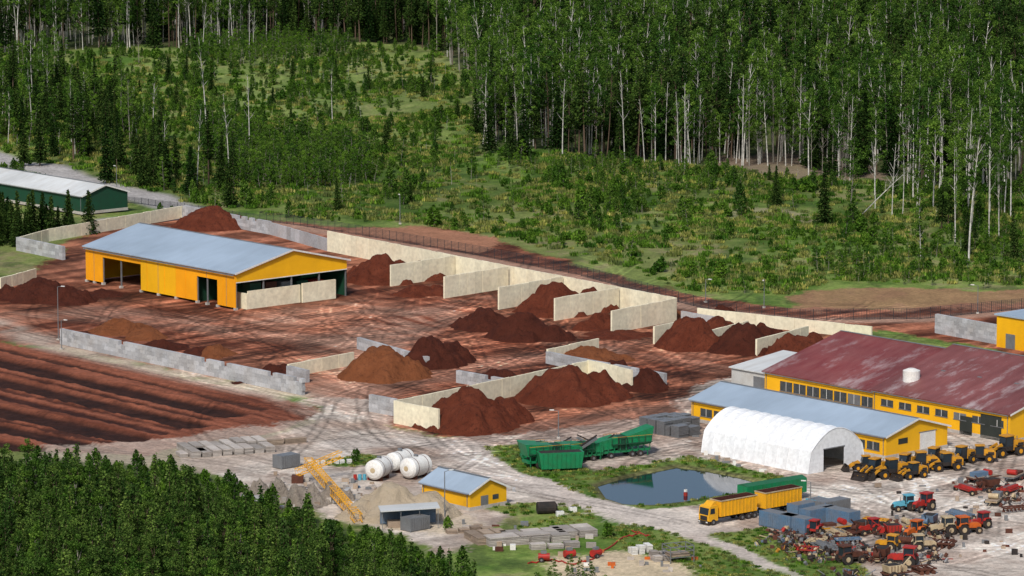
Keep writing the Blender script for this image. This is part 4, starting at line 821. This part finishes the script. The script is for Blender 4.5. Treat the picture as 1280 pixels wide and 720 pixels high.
def tree(name,mesh,u,v,s,tilt=(0,0)):
    o=bpy.data.objects.new(name,mesh); p=G(u,v); o.location=(p[0],p[1],float(hgt(p[:1],p[1:])[0])); o.scale=(s,)*3; o.rotation_euler=(tilt[0],tilt[1],random.uniform(0,6) if tilt==(0,0) else 0); SC.collection.objects.link(o)
bm=[o.data for o in COL['birch'].objects]; sm=[o.data for o in COL['spruce'].objects]; br=[o.data for o in COL['bare'].objects]
for u,v,s,i in((257,178,1.05,2),(415,152,.85,1),(40,118,.9,1),(1075,182,1.05,2),(1238,275,1.1,0),(1212,330,1.15,2),(1150,325,.8,3),(700,150,1.0,0)): tree('birch_tree',bm[i],u,v,s)
for u,v,s,i in((312,196,1.05,0),(856,224,1.1,0),(1115,275,1.1,1),(1210,270,1.2,0),(1236,300,1.1,0),(1094,262,1.0,1),(950,205,1.1,0),(832,205,1.0,0),(745,200,1.05,1)): tree('bare_birch',br[i],u,v,s)
tree('leaning_birch',br[1],1078,268,1.05,(0,.75)) 
for u,v,s,i in((50,205,.95,1),(30,205,.8,3),(133,225,.9,1),(200,228,1.0,1),(180,230,.8,3),(238,240,.75,3),(288,255,.75,3),(1030,282,.85,1),(655,205,.95,1),(640,208,.8,3),(612,198,.9,3),(970,260,.6,3)): tree('spruce_tree',sm[i],u,v,s)
# foreground wood
fg=GP([(-60,655),(0,655),(60,672),(150,672),(230,690),(290,720),(380,742),(450,775),(520,808),(590,840),(600,900),(-60,900)])
q=jgrid(fg,2.6); rnd=RNG.random(len(q)); ix=np.where(rnd<.26,0,np.where(rnd<.38,1,np.where(rnd<.60,2,np.where(rnd<.80,3,4)))); scatter('foreground_pine_wood',q,COL['fore'],ix,.62+.55*RNG.random(len(q)))
q=jgrid(GP([(60,585),(230,590),(300,618),(400,660),(480,680),(590,722),(600,790),(500,780),(380,720),(290,690),(150,660),(-60,650),(-60,600)]),2.6); scatter('foreground_shrubs',q,COL['bush'],RNG.integers(0,4,len(q)),sc_(len(q),.5,1.0))
q=jgrid(GP([(670,724),(740,720),(760,740),(670,745)]),2.6); scatter('foreground_shrubs',q,COL['young'],RNG.integers(0,2,len(q)),sc_(len(q),.2,.35))
for u,v in((120,256),(200,262),(215,266),(560,664),(445,578),(760,672)): 
    tree('round_shrub',[o.data for o in COL['bush'].objects][1],u,v,.8)
# ---------------------------------------------------------------- camera, light
cam=bpy.data.cameras.new('camera'); co_=bpy.data.objects.new('camera',cam); SC.collection.objects.link(co_); cam.sensor_width=36; cam.lens=F/1280*36; cam.clip_start=1; cam.clip_end=20000
co_.location=(0,0,H); co_.rotation_euler=(math.pi/2-PT,0,0); SC.camera=co_
el,az=math.radians(44),math.radians(196)
W=bpy.data.worlds.new('World'); SC.world=W; W.use_nodes=True; bg=W.node_tree.nodes['Background']; sk=W.node_tree.nodes.new('ShaderNodeTexSky'); sk.sky_type='NISHITA'; sk.sun_disc=False; sk.sun_elevation=el; sk.sun_rotation=az; sk.dust_density=2.0
W.node_tree.links.new(sk.outputs[0],bg.inputs[0]); bg.inputs[1].default_value=.115
sl=bpy.data.lights.new('sun','SUN'); sl.energy=3.7; sl.angle=math.radians(7); sl.color=(1,.955,.89); so=bpy.data.objects.new('sun',sl); SC.collection.objects.link(so)
dv=Vector((math.sin(az)*math.cos(el),math.cos(az)*math.cos(el),math.sin(el))); so.rotation_euler=dv.to_track_quat('Z','Y').to_euler()
SC.view_settings.view_transform='Standard'; SC.view_settings.look='None'; SC.view_settings.exposure=0
print('verts',nv,'forest',len(Q))
